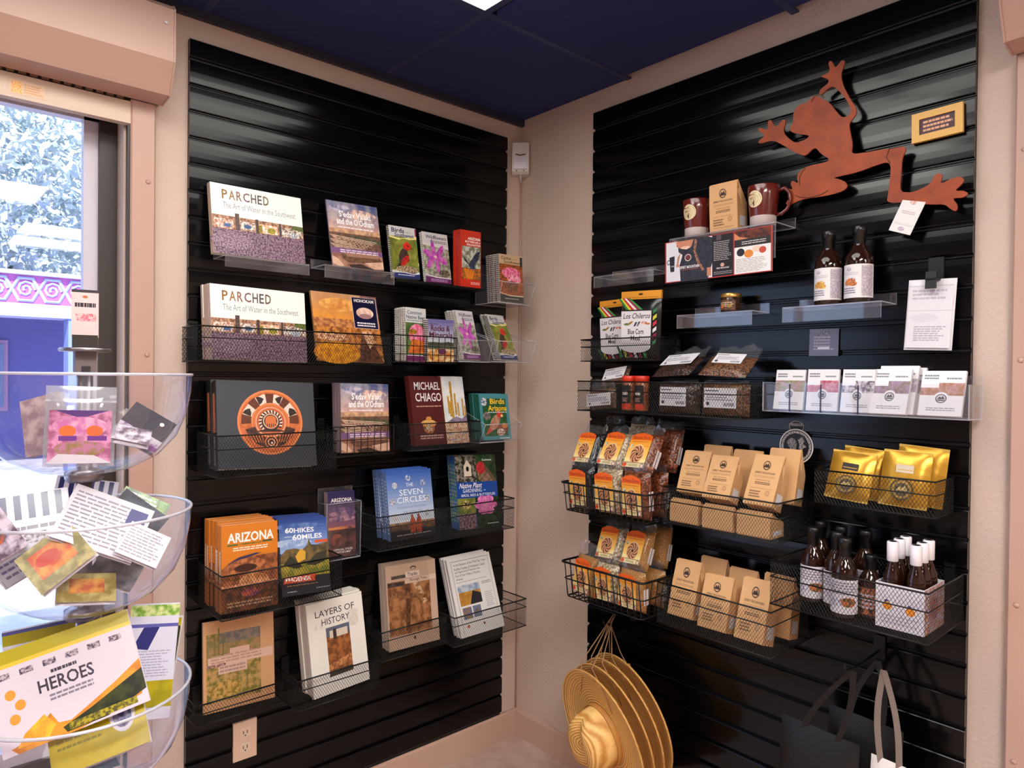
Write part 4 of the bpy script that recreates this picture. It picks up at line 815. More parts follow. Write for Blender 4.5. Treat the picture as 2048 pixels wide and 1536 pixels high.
kraft_bag(1.018, 1.9265, .092, .092, .144, .056, -3, -.5, .3, 'small kraft coffee bag standing between the two maroon mugs', None)
r = thing('leaflet', 'unfolded coffee leaflet with a smiling person photo, below the mugs', 'leaflet'); place(r, 'R', 1.012, 1.789, .121, -1, -.3, .6)
MB().box(-.177, .177, 0, .001, 0, .126).obj('card', M_white, r)
lf = [Rt(0, 0, 1, 1, (170, 44, 34)), Rt(.012, .02, .47, .985, (214, 214, 222)), Pg([(.13, 1), (.14, .72), (.18, .64), (.15, .4), (.16, 0), (.43, 0), (.47, .35), (.47, .95), (.42, 1)], (50, 50, 60), (36, 36, 46), 60), Pg([(.115, .98), (.12, .86), (.16, .80), (.22, .76), (.27, .82), (.29, .98)], (196, 130, 100)), Pg([(.16, .80), (.22, .76), (.26, .80), (.24, .84), (.18, .84)], (226, 190, 170)), Pg([(.12, .90), (.14, .86), (.125, .84)], (150, 90, 66)), Pg([(.30, .98), (.33, .94), (.31, .7), (.35, .42), (.40, .22), (.37, .2), (.32, .42), (.29, .7)], (170, 120, 96), (96, 62, 50), 200), Pg([(.13, .6), (.16, .7), (.14, .45), (.12, .4)], (176, 120, 92)), Rt(.42, .06, .46, .26, (190, 126, 96)), El(.235, .56, .033, .085, (226, 206, 200)), El(.235, .56, .027, .068, (120, 50, 50), (60, 40, 50), 150), Tx('SPIRIT MOUNTAIN', .155, .30, .345, .37, (226, 220, 220), .03), Rt(.16, .27, .34, .278, (200, 90, 80)),
      Pg([(.045, .62), (.10, .64), (.095, .26), (.055, .26)], (34, 34, 42)), El(.037, .50, .018, .06, (34, 34, 42)), El(.037, .50, .012, .04, (214, 214, 222)), Rt(.062, .38, .092, .41, (150, 150, 160)), Rt(.115, .36, .145, .43, (190, 126, 96)),
      Rt(.47, .02, .665, .985, (30, 26, 30)), Rt(.51, .86, .555, .98, (80, 70, 74)), Ln(11, .485, .38, .655, .84, (170, 160, 160), 9, .4), El(.565, .28, .018, .045, (200, 150, 140)), Tx('SPIRIT MOUNTAIN', .51, .19, .625, .225, (226, 210, 206), .02), Ln(2, .485, .06, .655, .14, (150, 140, 140), 3, .4),
      Rt(.675, .02, .988, .985, (228, 226, 226)), Rt(.675, .78, .988, .985, (110, 50, 30), (60, 30, 24), 70), Pg([(.675, .95), (.72, .85), (.8, .80), (.675, .78)], (200, 130, 90)), Rt(.675, .62, .988, .79, (44, 40, 40)), Ln(2, .74, .66, .95, .75, (206, 200, 200), 5, .4), El(.73, .50, .035, .09, (40, 34, 40)), El(.80, .45, .04, .09, (214, 130, 50)), El(.87, .54, .04, .07, (226, 200, 180)), El(.92, .50, .03, .075, (190, 70, 50)), Ln(9, .69, .05, .97, .36, (150, 140, 140), 7, .35)]
link('leaflet_print', art_mesh('leaflet_print', lf, .354, .126), r)

# lower acrylic shelves with jar and bottles
acrylic_shelf('R', .519, .772, 1.843, .040, .10, 'empty clear acrylic shelf at the left end of the right board')
acrylic_shelf('R', .866, 1.119, 1.688, .042, .10, 'clear acrylic shelf holding the small gold-lidded jar')
acrylic_shelf('R', 1.211, 1.467, 1.689, .042, .10, 'clear acrylic shelf holding the two sauce bottles')
r = thing('spice_jar', 'small dark jar with a gold lid on the acrylic shelf', 'jar'); place(r, 'R', 1.026, 1.6885, .058)
MB().lathe([(.026, 0), (.029, .003), (.0295, .042), (.027, .046)], 26).obj('glass_body', mat('jar_contents', (30, 22, 20), .15, mix=((70, 40, 26), 120, .4, .6)), r)
link('label', art_mesh('label', [Rt(0, 0, 1, 1, (40, 30, 28), (110, 70, 50), 120), Ln(3, .1, .3, .9, .8, (206, 180, 150), 3), El(.3, .35, .1, .2, (206, 110, 40)), El(.7, .4, .12, .2, (150, 120, 50))], .06, .030, cyl=.0296), r).location = (0, 0, .007)
MB().lathe([(.030, .044), (.0305, .046), (.0305, .055), (.029, .057), (0, .057)], 26).obj('lid', mat('gold_lid', (196, 150, 80), .3, metal=.8), r)
M_amber = mat('amber_glass', (40, 18, 12), .08, spec=.6)
def sauce_ops(c, c2): return [Rt(0, 0, 1, 1, (222, 218, 220)), Rt(.62, .05, .95, .95, (206, 196, 200), (160, 146, 160), 260), El(.3, .86, .07, .06, (170, 160, 176), (210, 200, 210), 200), Ln(2, .12, .68, .55, .78, (190, 180, 190), 3), El(.32, .48, .17, .10, c, c2, 120, a=20), El(.42, .42, .10, .07, c2, c, 120), Ln(3, .1, .12, .55, .32, (120, 116, 140), 5), Ln(8, .64, .1, .94, .92, (176, 166, 180), 8)]
def sauce(u, z, d, label, group, ops, cap=M_cap, H=.198, R=.0345, lab=True, yaw=0, name='sauce_bottle'):
    r = thing(name, label, 'bottle', group); place(r, 'R', u, z, d, yaw=yaw)
    k = H/.198
    MB().lathe([(R*.9, 0), (R, .004), (R, .105*k), (R*.96, .118*k), (R*.62, .138*k), (R*.42, .150*k), (R*.38, .168*k)], 26).obj('glass_body', M_amber, r)
    MB().lathe([(R*.40, .150*k), (R*.44, .152*k), (R*.44, .176*k), (R*.50, .177*k), (R*.50, .196*k), (R*.44, .198*k), (0, .198*k)], 20).obj('cap', cap, r)
    if lab: link('label', art_mesh('label', ops, R*2.9, .085*k, cyl=R+.0002), r).location = (0, 0, .012*k)
    return r
sauce(1.318, 1.6895, .062, 'dark sauce bottle with yellow fruit label, left on the acrylic shelf', 'sauce bottles on the acrylic shelf', sauce_ops((214, 170, 70), (190, 130, 60)), yaw=12)
sauce(1.397, 1.6895, .062, 'dark sauce bottle with brown pod label, right on the acrylic shelf', 'sauce bottles on the acrylic shelf', sauce_ops((150, 84, 50), (206, 120, 60)), H=.200, yaw=12)

# clip with hanging pouch, small card, emblem sticker
def pillow(w, h, t_, n=12, m=18, p=4., flat_top=.0):
    mb = MB(); V = []; F = []
    for side in (0, 1):
        for j in range(m+1):
            for i in range(n+1):
                x = -1+2*i/n; z = j/m; zz = -1+2*z
                s = max(0, (1-abs(x)**p)*(1-abs(zz)**p))
                if z > 1-flat_top: s = 0
                V.append((x*w/2, (t_/2)*(1 - (s if side == 0 else -s)), z*h))
    k = (n+1)*(m+1)
    for side in (0, 1):
        for j in range(m):
            for i in range(n):
                a = side*k+j*(n+1)+i; f = (a, a+1, a+n+2, a+n+1)
                F.append(f if side == 0 else f[::-1])
    return mb.add(V, F, 0, True)
r = thing('hanging_pouch', 'white printed pouch hanging from a clip on the right board', 'pouch'); place(r, 'R', 1.547, 1.567, .030, 3.7, 2.1, .5)
pillow(.107, .176, .012, p=6).obj('pouch_body', mat('white_film', (220, 216, 222), .3), r)
link('pouch_print', art_mesh('pouch_print', [Rt(.04, .03, .96, .90, (222, 218, 224)), Rt(.03, .90, .97, .905, (150, 140, 160)), Rt(.04, .55, .96, .555, (170, 160, 176)), Ln(3, .12, .70, .85, .86, (190, 180, 196), 4), Ln(7, .2, .12, .88, .34, (180, 168, 186), 5), El(.4, .45, .3, .06, (214, 208, 218))], .107, .176, m=M_gloss), r).location = (0, -.0004, 0)
r = thing('bulldog_clip', 'black clip hook holding the white pouch on the right board', 'clip'); place(r, 'R', 1.558, 1.728, .0)
MB().box(-.017, .017, -.006, -.001, .0, .068).obj('back_plate', M_wire, r); MB().box(-.013, .013, -.045, -.006, .010, .014).obj('arm', M_wire, r); MB().prism([(-.045, -.012), (-.038, -.012), (-.034, .03), (-.040, .03)], 'x', -.012, .012).obj('jaw', M_wire, r)
r = thing('small_card_sign', 'small grey translucent card sign on the right board', 'card'); place(r, 'R', 1.282, 1.557, .006, .8, .9)
MB().box(-.0405, .0405, 0, .0015, 0, .075).obj('card', mat('grey_card', (92, 90, 110), .3), r)
link('card_print', art_mesh('card_print', [Rt(.3, .62, .7, .92, (70, 68, 88), (120, 116, 136), 200), Ln(5, .15, .2, .85, .75, (140, 136, 156), 4), Rt(.3, .25, .7, .33, (190, 186, 200))], .081, .075), r)
r = thing('emblem_sticker', 'round black and white emblem sticker with a curved top banner', 'sticker'); place(r, 'R', 1.206, 1.250, .0012)
WHT, BLK = (222, 212, 208), (22, 20, 22)
n_ = 18
ban = [(.5+.42*math.cos(rad(60+60*i/n_)), .36+.66*math.sin(rad(60+60*i/n_))) for i in range(n_+1)]+[(.5+.36*math.cos(rad(120-60*i/n_)), .36+.50*math.sin(rad(120-60*i/n_))) for i in range(n_+1)]
em = [Pg([(.5+(x-.5)*1.05, .01+y) for x, y in ban], WHT), Pg([(.5+(x-.5)*.98, y*.985+.014) for x, y in ban], BLK), Tx('INDIGENOUS', .33, .905, .67, .975, WHT, .01), El(.5, .42, .5, .42, WHT, n=40), El(.5, .42, .465, .39, BLK, n=40), El(.5, .42, .44, .37, WHT, BLK, 420, n=40), El(.5, .42, .375, .315, BLK, n=36), Pg([(.22, .5), (.32, .62), (.45, .60), (.52, .48), (.5, .35), (.42, .22), (.36, .3), (.30, .38)], (170, 160, 158), BLK, 380), Pg([(.55, .58), (.68, .66), (.74, .56), (.70, .50), (.80, .42), (.70, .38), (.66, .28), (.58, .36), (.60, .46)], (176, 166, 162), (90, 84, 84), 260), Pg([(.42, .2), (.56, .30), (.66, .2), (.6, .13), (.45, .12)], (170, 160, 158), BLK, 300)]
MB().prism([(.05*math.cos(2*PI*i/32), .05+.05*math.sin(2*PI*i/32)) for i in range(32)], 'y', 0, .0005).obj('sticker_base', mat('sticker_black', BLK, .4), r)
link('sticker_print', art_mesh('sticker_print', em, .10, .119), r)

# blue corn meal bags
mesh_basket('R', .500, .812, 1.545, 1.621, .145, 'small black mesh basket with two blue corn meal bags', 1.596)
def chil(u, z, d, w, h, tilt, roll, yaw, label):
    r = thing('corn_meal_bag', label, 'food bag', 'corn meal bags'); place(r, 'R', u, z, d, tilt, roll, yaw)
    pillow(w, h*.90, .045, p=5).obj('bag_body', mat('black_film', (16, 14, 16), .25), r)
    hd = MB().box(-w/2, w/2, .018, .026, h*.88, h).obj('header_card', mat('orange_card', (226, 150, 40), .5), r)
    link('header_print', art_mesh('header_print', [Ln(1, .05, .1, .95, .3, (190, 120, 30), 3), El(.5, .6, .06, .12, (60, 40, 20))], w, h*.12, off=-.0176), hd).location = (0, 0, h*.88)
    stripes = []
    for k, c in enumerate(((40, 120, 60), (206, 200, 50), (200, 40, 60), (226, 220, 220), (150, 30, 60), (60, 140, 70))):
        stripes.append(Pg([(.02+.05*k, .99), (.07+.05*k, .99), (.30+.07*k, .80), (.22+.07*k, .80)], c))
        stripes.append(Pg([(.12+.12*k, .02), (.20+.12*k, .02), (.05+.13*k, .2), (.0+.13*k, .2)], c, (30, 20, 24), 160))
        stripes.append(Pg([(.90, .78-.1*k), (.99, .83-.1*k), (.99, .77-.1*k), (.90, .72-.1*k)], c))
    ops = stripes+[Rt(.10, .20, .86, .78, (206, 200, 206)), Rt(.115, .21, .845, .77, (226, 220, 224)), El(.48, .20, .38, .10, (226, 220, 224)), Tx('Los Chileros', .15, .655, .82, .745, (50, 44, 50), .012, .04), El(.25, .565, .08, .02, (96, 120, 60)), El(.34, .585, .07, .018, (150, 110, 50), a=20), Pg([(.42, .53), (.47, .60), (.52, .60), (.47, .53)], (60, 60, 80)), Pg([(.5, .53), (.55, .61), (.60, .60), (.53, .53)], (80, 80, 90)), El(.68, .585, .08, .022, (200, 60, 50), (226, 200, 180), 100), El(.78, .57, .06, .015, (206, 110, 70)), Tx('Blue Corn', .28, .40, .68, .49, (50, 44, 50), .02), Tx('Meal', .36, .30, .60, .38, (50, 44, 50), .02), Ln(1, .15, .24, .8, .255, (150, 140, 150), 3)]
    link('front_print', art_mesh('front_print', ops, w, h*.9, m=M_gloss, off=.0004), r)
    return r
chil(.722, 1.553, .123, .158, .222, -1, 2, 1.6, 'blue corn meal bag standing upright, right one in the mesh basket')
chil(.582, 1.553, .068, .140, .208, -3, -1, -1.2, 'blue corn meal bag half hidden, left one in the mesh basket')

# long mesh basket with seed bags and red-capped jars
mesh_basket('R', .543, 1.152, 1.378, 1.478, .205, 'long black mesh basket with clear seed bags and red-capped jars', 1.447)
M_pl = clear('plastic_film', (.90, .90, .92), .12, 1.4, base=.03, haze=.06)
def seed_mat(name, a, b, sc_): 
    if name in MATS: return MATS[name]
    m = bpy.data.materials.new(name); m.use_nodes = True; nt = m.node_tree; p_ = nt.nodes['Principled BSDF']
    tc = nt.nodes.new('ShaderNodeTexCoord'); v = nt.nodes.new('ShaderNodeTexVoronoi'); v.inputs['Scale'].default_value = sc_
    nt.links.new(tc.outputs['Object'], v.inputs['Vector'])
    r_ = nt.nodes.new('ShaderNodeValToRGB'); r_.color_ramp.elements[0].color = S(a); r_.color_ramp.elements[1].color = S(b); r_.color_ramp.elements[0].position = .1; r_.color_ramp.elements[1].position = .75
    nt.links.new(v.outputs['Distance'], r_.inputs['Fac'])
    hs = nt.nodes.new('ShaderNodeMix'); hs.data_type = 'RGBA'; hs.inputs[0].default_value = .25
    nt.links.new(r_.outputs['Color'], hs.inputs[6]); nt.links.new(v.outputs['Color'], hs.inputs[7])
    hs.blend_type = 'MULTIPLY'
    nt.links.new(hs.outputs[2], p_.inputs['Base Color']); p_.inputs['Roughness'].default_value = .3; p_.inputs['Coat Weight'].default_value = .3
    bp = nt.nodes.new('ShaderNodeBump'); bp.inputs['Strength'].default_value = .7; bp.inputs['Distance'].default_value = .003; bp.invert = True
    nt.links.new(v.outputs['Distance'], bp.inputs['Height']); nt.links.new(bp.outputs['Normal'], p_.inputs['Normal']); MATS[name] = m
    return m
M_dkseed = seed_mat('dark_seeds', (84, 52, 40), (26, 18, 16), 130)
M_brseed = seed_mat('brown_seeds', (150, 100, 66), (60, 38, 28), 170)
def ruffle(w, h, seed, n=10):
    rn = random.Random(seed); V = []; F = []
    for j in range(4):
        for i in range(n+1): V.append((-w/2+w*i/n*(1-.02*j), rn.uniform(-.004, .004)*j, h*j/3+(rn.uniform(-.006, .003) if j == 3 else 0)))
    for j in range(3):
        for i in range(n): a = j*(n+1)+i; F.append((a, a+1, a+n+2, a+n+1))
    return MB().add(V, F, 0, True)
def seedbag(u, z, d, w, h, t_, tilt, roll, yaw, m, label, lab=(.12, .25, .85, .75), head=.035, name='seed_bag', seed=1, laybarcode=True):
    r = thing(name, label, 'food bag', 'clear seed bags'); place(r, 'R', u, z, d, tilt, roll, yaw)
    pillow(w, h, t_, p=5).obj('contents', m, r)
    o = ruffle(w*.96, head, seed).obj('clear_header', M_pl, r); o.location = (0, t_/2, h*.985)
    x0, y0, x1, y1 = lab
    ops = [Rt(x0, y0, x1, y1, (222, 218, 222)), Ln(1, x0+.04*(x1-x0), y1-.2*(y1-y0), x0+.45*(x1-x0), y1-.08*(y1-y0), (60, 56, 62), seed), Ln(3, x0+.05, y0+.35*(y1-y0), x1-.05, y1-.3*(y1-y0), (150, 146, 156), seed), El(x0+.13*(x1-x0), y0+.2*(y1-y0), .035, .035*w/h, (60, 56, 62)), Rt(x0+.62*(x1-x0), y0+.1*(y1-y0), x1-.05*(x1-x0), y0+.26*(y1-y0), (60, 56, 60), (206, 200, 206), 600)]
    link('label', art_mesh('label', ops, w, h, off=.0012), r)
    return r
def zlabel(*a): pass
seedbag(.612, 1.3875, .175, .11, .068, .05, 4, -6, 0, M_brseed, 'small seed bag with a tilted white label, lower left in the long basket', (.02, .15, .98, .75), seed=1)
seedbag(.628, 1.476, .135, .11, .062, .030, 35, -8, 0, M_brseed, 'small seed bag with a white label lying above another at the left', (.1, .2, .95, .95), .012, seed=2)
seedbag(.910, 1.3875, .185, .150, .094, .07, 3, 0, 0, M_dkseed, 'bag of dark seeds with white label, upright in the long basket', (.2, .22, .82, .82), .008, seed=3)
seedbag(.895, 1.510, .188, .145, .100, .03, 56, -3, -4, M_dkseed, 'bag of dark seeds lying on top with its label facing up', (.10, .40, .92, .98), .06, seed=5)
seedbag(1.068, 1.3875, .185, .152, .094, .07, 3, 0, 0, M_brseed, 'bag of brown seeds with white label, upright in the long basket', (.18, .22, .86, .82), .008, seed=4)
seedbag(1.070, 1.510, .185, .145, .095, .03, 54, 3, 4, M_brseed, 'bag of brown seeds lying on top at the right end of the basket', (.18, .45, .80, .95), .06, seed=6)
def chili_jar(u, label):
    r = thing('chili_jar', label, 'jar', 'red-capped spice jars'); place(r, 'R', u, 1.3875, .165)
    MB().lathe([(.021, 0), (.0225, .002), (.0225, .088), (.020, .093)], 24).obj('jar_body', seed_mat('chili_flakes', (200, 120, 60), (120, 50, 30), 260), r)
    link('label', art_mesh('label', [Rt(.1, .25, .9, .92, (30, 22, 24)), Ln(1, .3, .5, .7, .75, (226, 214, 206), 3), Ln(3, .25, .3, .75, .46, (190, 150, 130), 2), Rt(.1, .02, .9, .22, (206, 60, 36))], .05, .085, cyl=.0227), r).location = (0, 0, .002)
    MB().lathe([(.0235, .090), (.0235, .108), (.022, .110), (0, .110)], 24).obj('cap', mat('red_cap', (214, 52, 30), .35), r)
chili_jar(.731, 'red-capped spice jar beside the small seed bags')
chili_jar(.782, 'red-capped spice jar beside the dark seed bag')

# acrylic tray with white packets
r = thing('acrylic_tray', 'long clear acrylic tray holding the white packets', 'tray'); place(r, 'R', 1.408, 1.404, 0)
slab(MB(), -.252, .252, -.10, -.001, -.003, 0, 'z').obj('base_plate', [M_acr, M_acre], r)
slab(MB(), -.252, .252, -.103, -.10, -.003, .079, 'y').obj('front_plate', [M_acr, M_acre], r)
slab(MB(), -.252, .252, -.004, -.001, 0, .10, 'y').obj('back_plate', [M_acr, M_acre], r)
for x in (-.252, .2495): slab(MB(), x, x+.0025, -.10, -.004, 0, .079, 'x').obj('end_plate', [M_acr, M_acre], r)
for x in (-.173, -.088, .007): MB().box(x, x+.0028, -.1065, -.1035, 0, .074).obj('label_clip', mat('divider_smoke', (50, 46, 70), .2), r)
def packet(u, z, d, w, h, tilt, yaw, label, c, c2, seed, pic=0):
    r = thing('white_packet', label, 'packet', 'white packets in the tray'); place(r, 'R', u, z, d, tilt, 0, yaw)
    MB().box(-w/2, w/2, 0, .009, 0, h).obj('packet_body', M_lab, r)
    ops = [Rt(0, 0, 1, 1, (226, 224, 228)), Rt(0, .45, 1, .73, c, c2, 90)]
    if pic: ops += [Rt(0, .62, .42, .74, (226, 224, 228))]
    ops += [Ln(2, .06, .80, .40, .92, (110, 110, 120), seed), Ln(1, .58, .80, .92, .86, (120, 120, 126), seed+3), El(.5, .40, .17, .125, (226, 224, 228)), El(.5, .38, .13, .10, (60, 60, 66), n=24), El(.5, .38, .105, .08, (200, 198, 204), n=24), Pg([(.41, .37), (.47, .43), (.5, .40), (.54, .44), (.59, .37)], (50, 50, 56)), Rt(.42, .33, .58, .36, (70, 70, 76)), Ln(2, .18, .10, .84, .19, (120, 120, 130), seed+6, .4)]
    link('front_print', art_mesh('front_print', ops, w, h), r)
packet(1.222, 1.4085, .088, .084, .111, 10.4, 0, 'white packet with olive herb photo, first from the left in the tray', (130, 128, 70), (170, 130, 140), 1)
packet(1.315, 1.4085, .088, .083, .111, 7, 0, 'white packet with pinkish red photo, second from the left in the tray', (170, 70, 80), (196, 130, 140), 2, 1)
packet(1.404, 1.4085, .088, .080, .112, 10.7, 0, 'white packet with dark seed photo, third from the left in the tray', (200, 190, 196), (84, 70, 90), 3, 1)
packet(1.482, 1.4085, .097, .086, .118, 20, -1.5, 'front white packet with mauve photo, beside the brown photo packet', (150, 120, 150), (120, 100, 90), 4, 1)
packet(1.490, 1.4085, .080, .090, .127, 20, -.5, 'taller white packet sticking up behind the mauve photo packet', (150, 130, 150), (180, 170, 180), 5)
packet(1.503, 1.4085, .064, .088, .122, 20, -.5, 'white packet at the back, behind the taller white packet', (150, 130, 150), (180, 170, 180), 6)
packet(1.594, 1.4085, .088, .093, .112, 18, -1, 'white packet with brown photo, rightmost in the tray', (150, 100, 60), (176, 130, 130), 7, 1)

# gold coffee pouches
mesh_basket('R', 1.322, 1.604, 1.170, 1.257, .135, 'black mesh basket holding the shiny gold pouches', 1.225)
M_gold = mat('gold_foil', (206, 152, 50), .28, metal=.55, bump=(16, .9, 2), spec=.5)
def gold(u, z, d, w, h, tilt, roll, yaw, label, bar):
    r = thing('gold_pouch', label, 'pouch', 'gold foil pouches'); place(r, 'R', u, z, d, tilt, roll, yaw)
    pillow(w, h, .030, p=3.2).obj('pouch_body', M_gold, r)
    link('front_print', art_mesh('front_print', [Rt(.34, .60, .70, .74, bar), Rt(.36, .64, .68, .655, (206, 160, 70)), El(.5, .30, .24, .19, (96, 76, 40), n=26), El(.5, .30, .20, .16, (190, 150, 70), (150, 116, 60), 120, n=26), El(.5, .30, .15, .12, (70, 60, 50), (110, 90, 60), 120, n=26), Pg([(.38, .28), (.46, .36), (.5, .32), (.56, .37), (.63, .28)], (206, 180, 120))], w, h), r).location = (0, -.0005, 0)
    for nm, zz in (('top_seal', h*.955), ('bottom_seal', 0)):
        MB().box(-w/2, w/2, .0135, .0165, zz, zz+h*.045).obj(nm, mat('gold_seal', (220, 176, 80), .35, metal=.5), r)
gold(1.385, 1.186, .112, .112, .128, 17, 3.5, -2.4, 'gold foil pouch with dark label, front left in its basket', (50, 44, 40))
gold(1.402, 1.188, .072, .112, .132, 12, 4, -1, 'gold foil pouch behind the front left gold pouch', (50, 44, 40))
gold(1.520, 1.186, .112, .110, .138, 12, 1.5, -.3, 'gold foil pouch with white striped label, front right in its basket', (206, 190, 170))
gold(1.540, 1.188, .072, .112, .145, 8, 3.5, 0, 'gold foil pouch behind the front right gold pouch', (206, 190, 170))

# kraft coffee bags, upper basket
mesh_basket('R', .896, 1.260, 1.058, 1.166, .205, 'black mesh basket with kraft coffee bags, upper one', 1.125)
GU = 'coffee bags in the upper mesh basket'
for (u, d, tl, lb) in ((.955, .185, 0, 'left'), (1.070, .190, 0, 'middle'), (1.180, .190, 0, 'right')):
    r = kraft_bag(u, 1.0625, d, .098, .066, .075, 0, 0, 0, 'kraft coffee bag lying flat at the bottom of the upper basket, '+lb, GU, printed=False)
kraft_bag(.950, 1.150, .150, .093, .130, .05, 21, -1, 0, 'left front kraft coffee bag leaning in the upper mesh basket', GU)
kraft_bag(1.053, 1.150, .175, .088, .130, .05, 25, -.9, -1, 'middle front kraft coffee bag leaning in the upper mesh basket', GU)
kraft_bag(1.184, 1.150, .178, .087, .145, .05, 25, .8, -1.3, 'right front kraft coffee bag leaning in the upper mesh basket', GU)
kraft_bag(.985, 1.150, .085, .092, .140, .045, 12, 0, 0, 'kraft coffee bag at the back left of the upper basket', GU, printed=False)
kraft_bag(1.090, 1.150, .095, .090, .136, .045, 14, 0, 0, 'kraft coffee bag at the back middle of the upper basket', GU, printed=False)
kraft_bag(1.205, 1.150, .100, .090, .150, .045, 14, 0, 0, 'kraft coffee bag at the back right of the upper basket', GU, printed=False)
# lower basket
mesh_basket('R', .888, 1.250, .757, .880, .215, 'black mesh basket with kraft coffee bags, lower one', .842)
GL_ = 'coffee bags in the lower mesh basket'
kraft_bag(.938, .779, .175, .088, .166, .06, 17, -.7, .6, 'left front kraft coffee bag in the lower mesh basket', GL_)
kraft_bag(1.058, .779, .195, .092, .150, .06, 17, -1, 0, 'middle front kraft coffee bag in the lower mesh basket', GL_)
kraft_bag(1.172, .779, .195, .086, .166, .06, 18, -.3, -.3, 'right front kraft coffee bag in the lower mesh basket', GL_)
kraft_bag(.985, .779, .095, .088, .168, .05, 9, 0, 0, 'kraft coffee bag at the back left of the lower basket', GL_, printed=False)
kraft_bag(1.09, .779, .105, .088, .158, .05, 9, 0, 0, 'kraft coffee bag at the back middle of the lower basket', GL_, printed=False)
kraft_bag(1.20, .779, .105, .088, .164, .05, 9, 0, 0, 'kraft coffee bag at the back right of the lower basket', GL_, printed=False)

# bean bags in wire baskets
M_bb = seed_mat('black_beans', (40, 42, 46), (12, 12, 14), 110)
M_wb = seed_mat('white_beans', (222, 206, 176), (130, 104, 74), 120)
M_rb = seed_mat('red_beans', (160, 84, 48), (70, 32, 22), 130)
M_gb = seed_mat('gold_grain', (206, 150, 80), (140, 90, 44), 320)
def ramona_ops():
    sw = []
    for k in range(8):
        a = k*45
        pts = [(.5+.055*math.cos(rad(a)), .43+.047*math.sin(rad(a)))]
        for s in range(1, 6): pts.append((.5+(.055+.042*s)*math.cos(rad(a+14*s)), .43+(.047+.032*s)*math.sin(rad(a+14*s))))
        for s in range(5, 0, -1): pts.append((.5+(.055+.042*s)*math.cos(rad(a+14*s+20)), .43+(.047+.032*s)*math.sin(rad(a+14*s+20))))
        sw.append(Pg(pts, (110, 56, 36)))
    top = [(.04, .88), (.2, .93), (.5, .965), (.8, .93), (.96, .88)]
    return [Pg([(.04, .10)]+top+[(.96, .10)], (240, 216, 150)), Gr(.04, .32, .96, .80, (240, 200, 110), (236, 150, 40), 8), Pg([(.04, .78)]+top+[(.96, .78)], (228, 96, 30)), El(.5, .43, .31, .245, (232, 190, 130), n=30), El(.5, .43, .275, .215, (206, 150, 110), n=30), sw, El(.5, .43, .05, .042, (40, 26, 24)), Tx('Ramona Farms', .12, .80, .88, .885, (130, 40, 24), .006), Ln(1, .14, .725, .86, .75, (170, 80, 40), 3), El(.16, .62, .07, .055, (226, 220, 200), (110, 120, 90), 200), Ln(1, .7, .62, .92, .64, (180, 100, 60), 2), Rt(.04, .205, .96, .225, (150, 120, 90)), Rt(.04, .10, .96, .2, (236, 214, 170)), El(.12, .155, .09, .05, (214, 80, 30)), Rt(.26, .115, .74, .19, (236, 226, 160)), Ln(2, .3, .125, .7, .185, (150, 110, 80), 5), El(.87, .15, .085, .055, (120, 60, 60)), El(.87, .15, .06, .04, (236, 210, 180))]
RMP = {}
def ramona(u, z, d, w, h, t_, tilt, roll, yaw, m, label, head=.03, seed=1, lab=True, grp='clear bean bags with orange labels'):
    r = thing('bean_bag', label, 'food bag', grp); place(r, 'R', u, z, d, tilt, roll, yaw)
    pillow(w, h, t_, p=7).obj('contents', m, r)
    o = ruffle(w*.97, head, seed).obj('clear_header', M_pl, r); o.location = (0, t_*.45, h*.99)
    if lab:
        k = (round(w, 3), round(h, 3))
        if k not in RMP: RMP[k] = art_mesh('front_label', ramona_ops(), w*.80, h*.98, off=.0006)
        o = link('front_label', RMP[k], r); o.location = (-w*.06, -.0004, h*.0)
    MB().add([(w/2-.001, t_*.3, h*.2), (w/2-.001, t_*.75, h*.2), (w/2-.001, t_*.75, h*.6), (w/2-.001, t_*.3, h*.6)], [(0,1,2,3)]).obj('side_label', M_lab, r)
    return r
wire_basket('R', .540, .868, 1.050, 1.142, .255, 'black wire basket full of bean bags, upper one', .022, .0034, .0018, (.62, .0), flare=.012)
wire_basket('R', .556, .868, .768, .882, .262, 'black wire basket full of bean bags, lower one', .026, .0036, .0020, (.52,), flare=.014)
U = 'upper wire basket'; Lw = 'lower wire basket'
ramona(.588, 1.056, .238, .100, .140, .05, -2, -1.3, .3, M_bb, 'black bean bag with orange label, bottom left in the '+U, seed=1)
ramona(.705, 1.056, .240, .102, .143, .05, -2, -1.5, .4, M_wb, 'white bean bag with orange label, bottom middle in the '+U, seed=2)
ramona(.814, 1.056, .238, .098, .146, .05, -2, -1.5, .5, M_rb, 'red bean bag with orange label, bottom right in the '+U, seed=3)
ramona(.565, 1.196, .212, .100, .128, .05, 26, -1.4, -.4, M_bb, 'black bean bag with orange label, top left above the '+U, seed=4)
ramona(.677, 1.198, .214, .104, .140, .05, 30, .5, -1.2, M_wb, 'white bean bag with orange label, top middle above the '+U, seed=5)
ramona(.788, 1.200, .214, .112, .142, .05, 30, -1.8, -1, M_rb, 'red bean bag with orange label, top right above the '+U, seed=6)
ramona(.800, 1.056, .155, .11, .142, .05, 4, 0, 0, M_rb, 'red bean bag behind the bottom red bag in the '+U, seed=7, lab=False)
ramona(.812, 1.200, .118, .11, .140, .045, 18, 0, 0, M_rb, 'red bean bag behind the top red bag in the '+U, seed=8, lab=False)
ramona(.702, 1.200, .110, .10, .145, .045, 14, 0, 0, M_wb, 'white bean bag behind the top white bag in the '+U, seed=9, lab=False)
ramona(.590, 1.200, .110, .09, .140, .045, 12, 0, 0, M_bb, 'black bean bag behind the top black bag in the '+U, seed=10, lab=False)
ramona(.606, .774, .245, .090, .130, .045, 4, 3, 0, M_gb, 'grain bag with orange label, far left in the '+Lw, seed=11, head=.045)
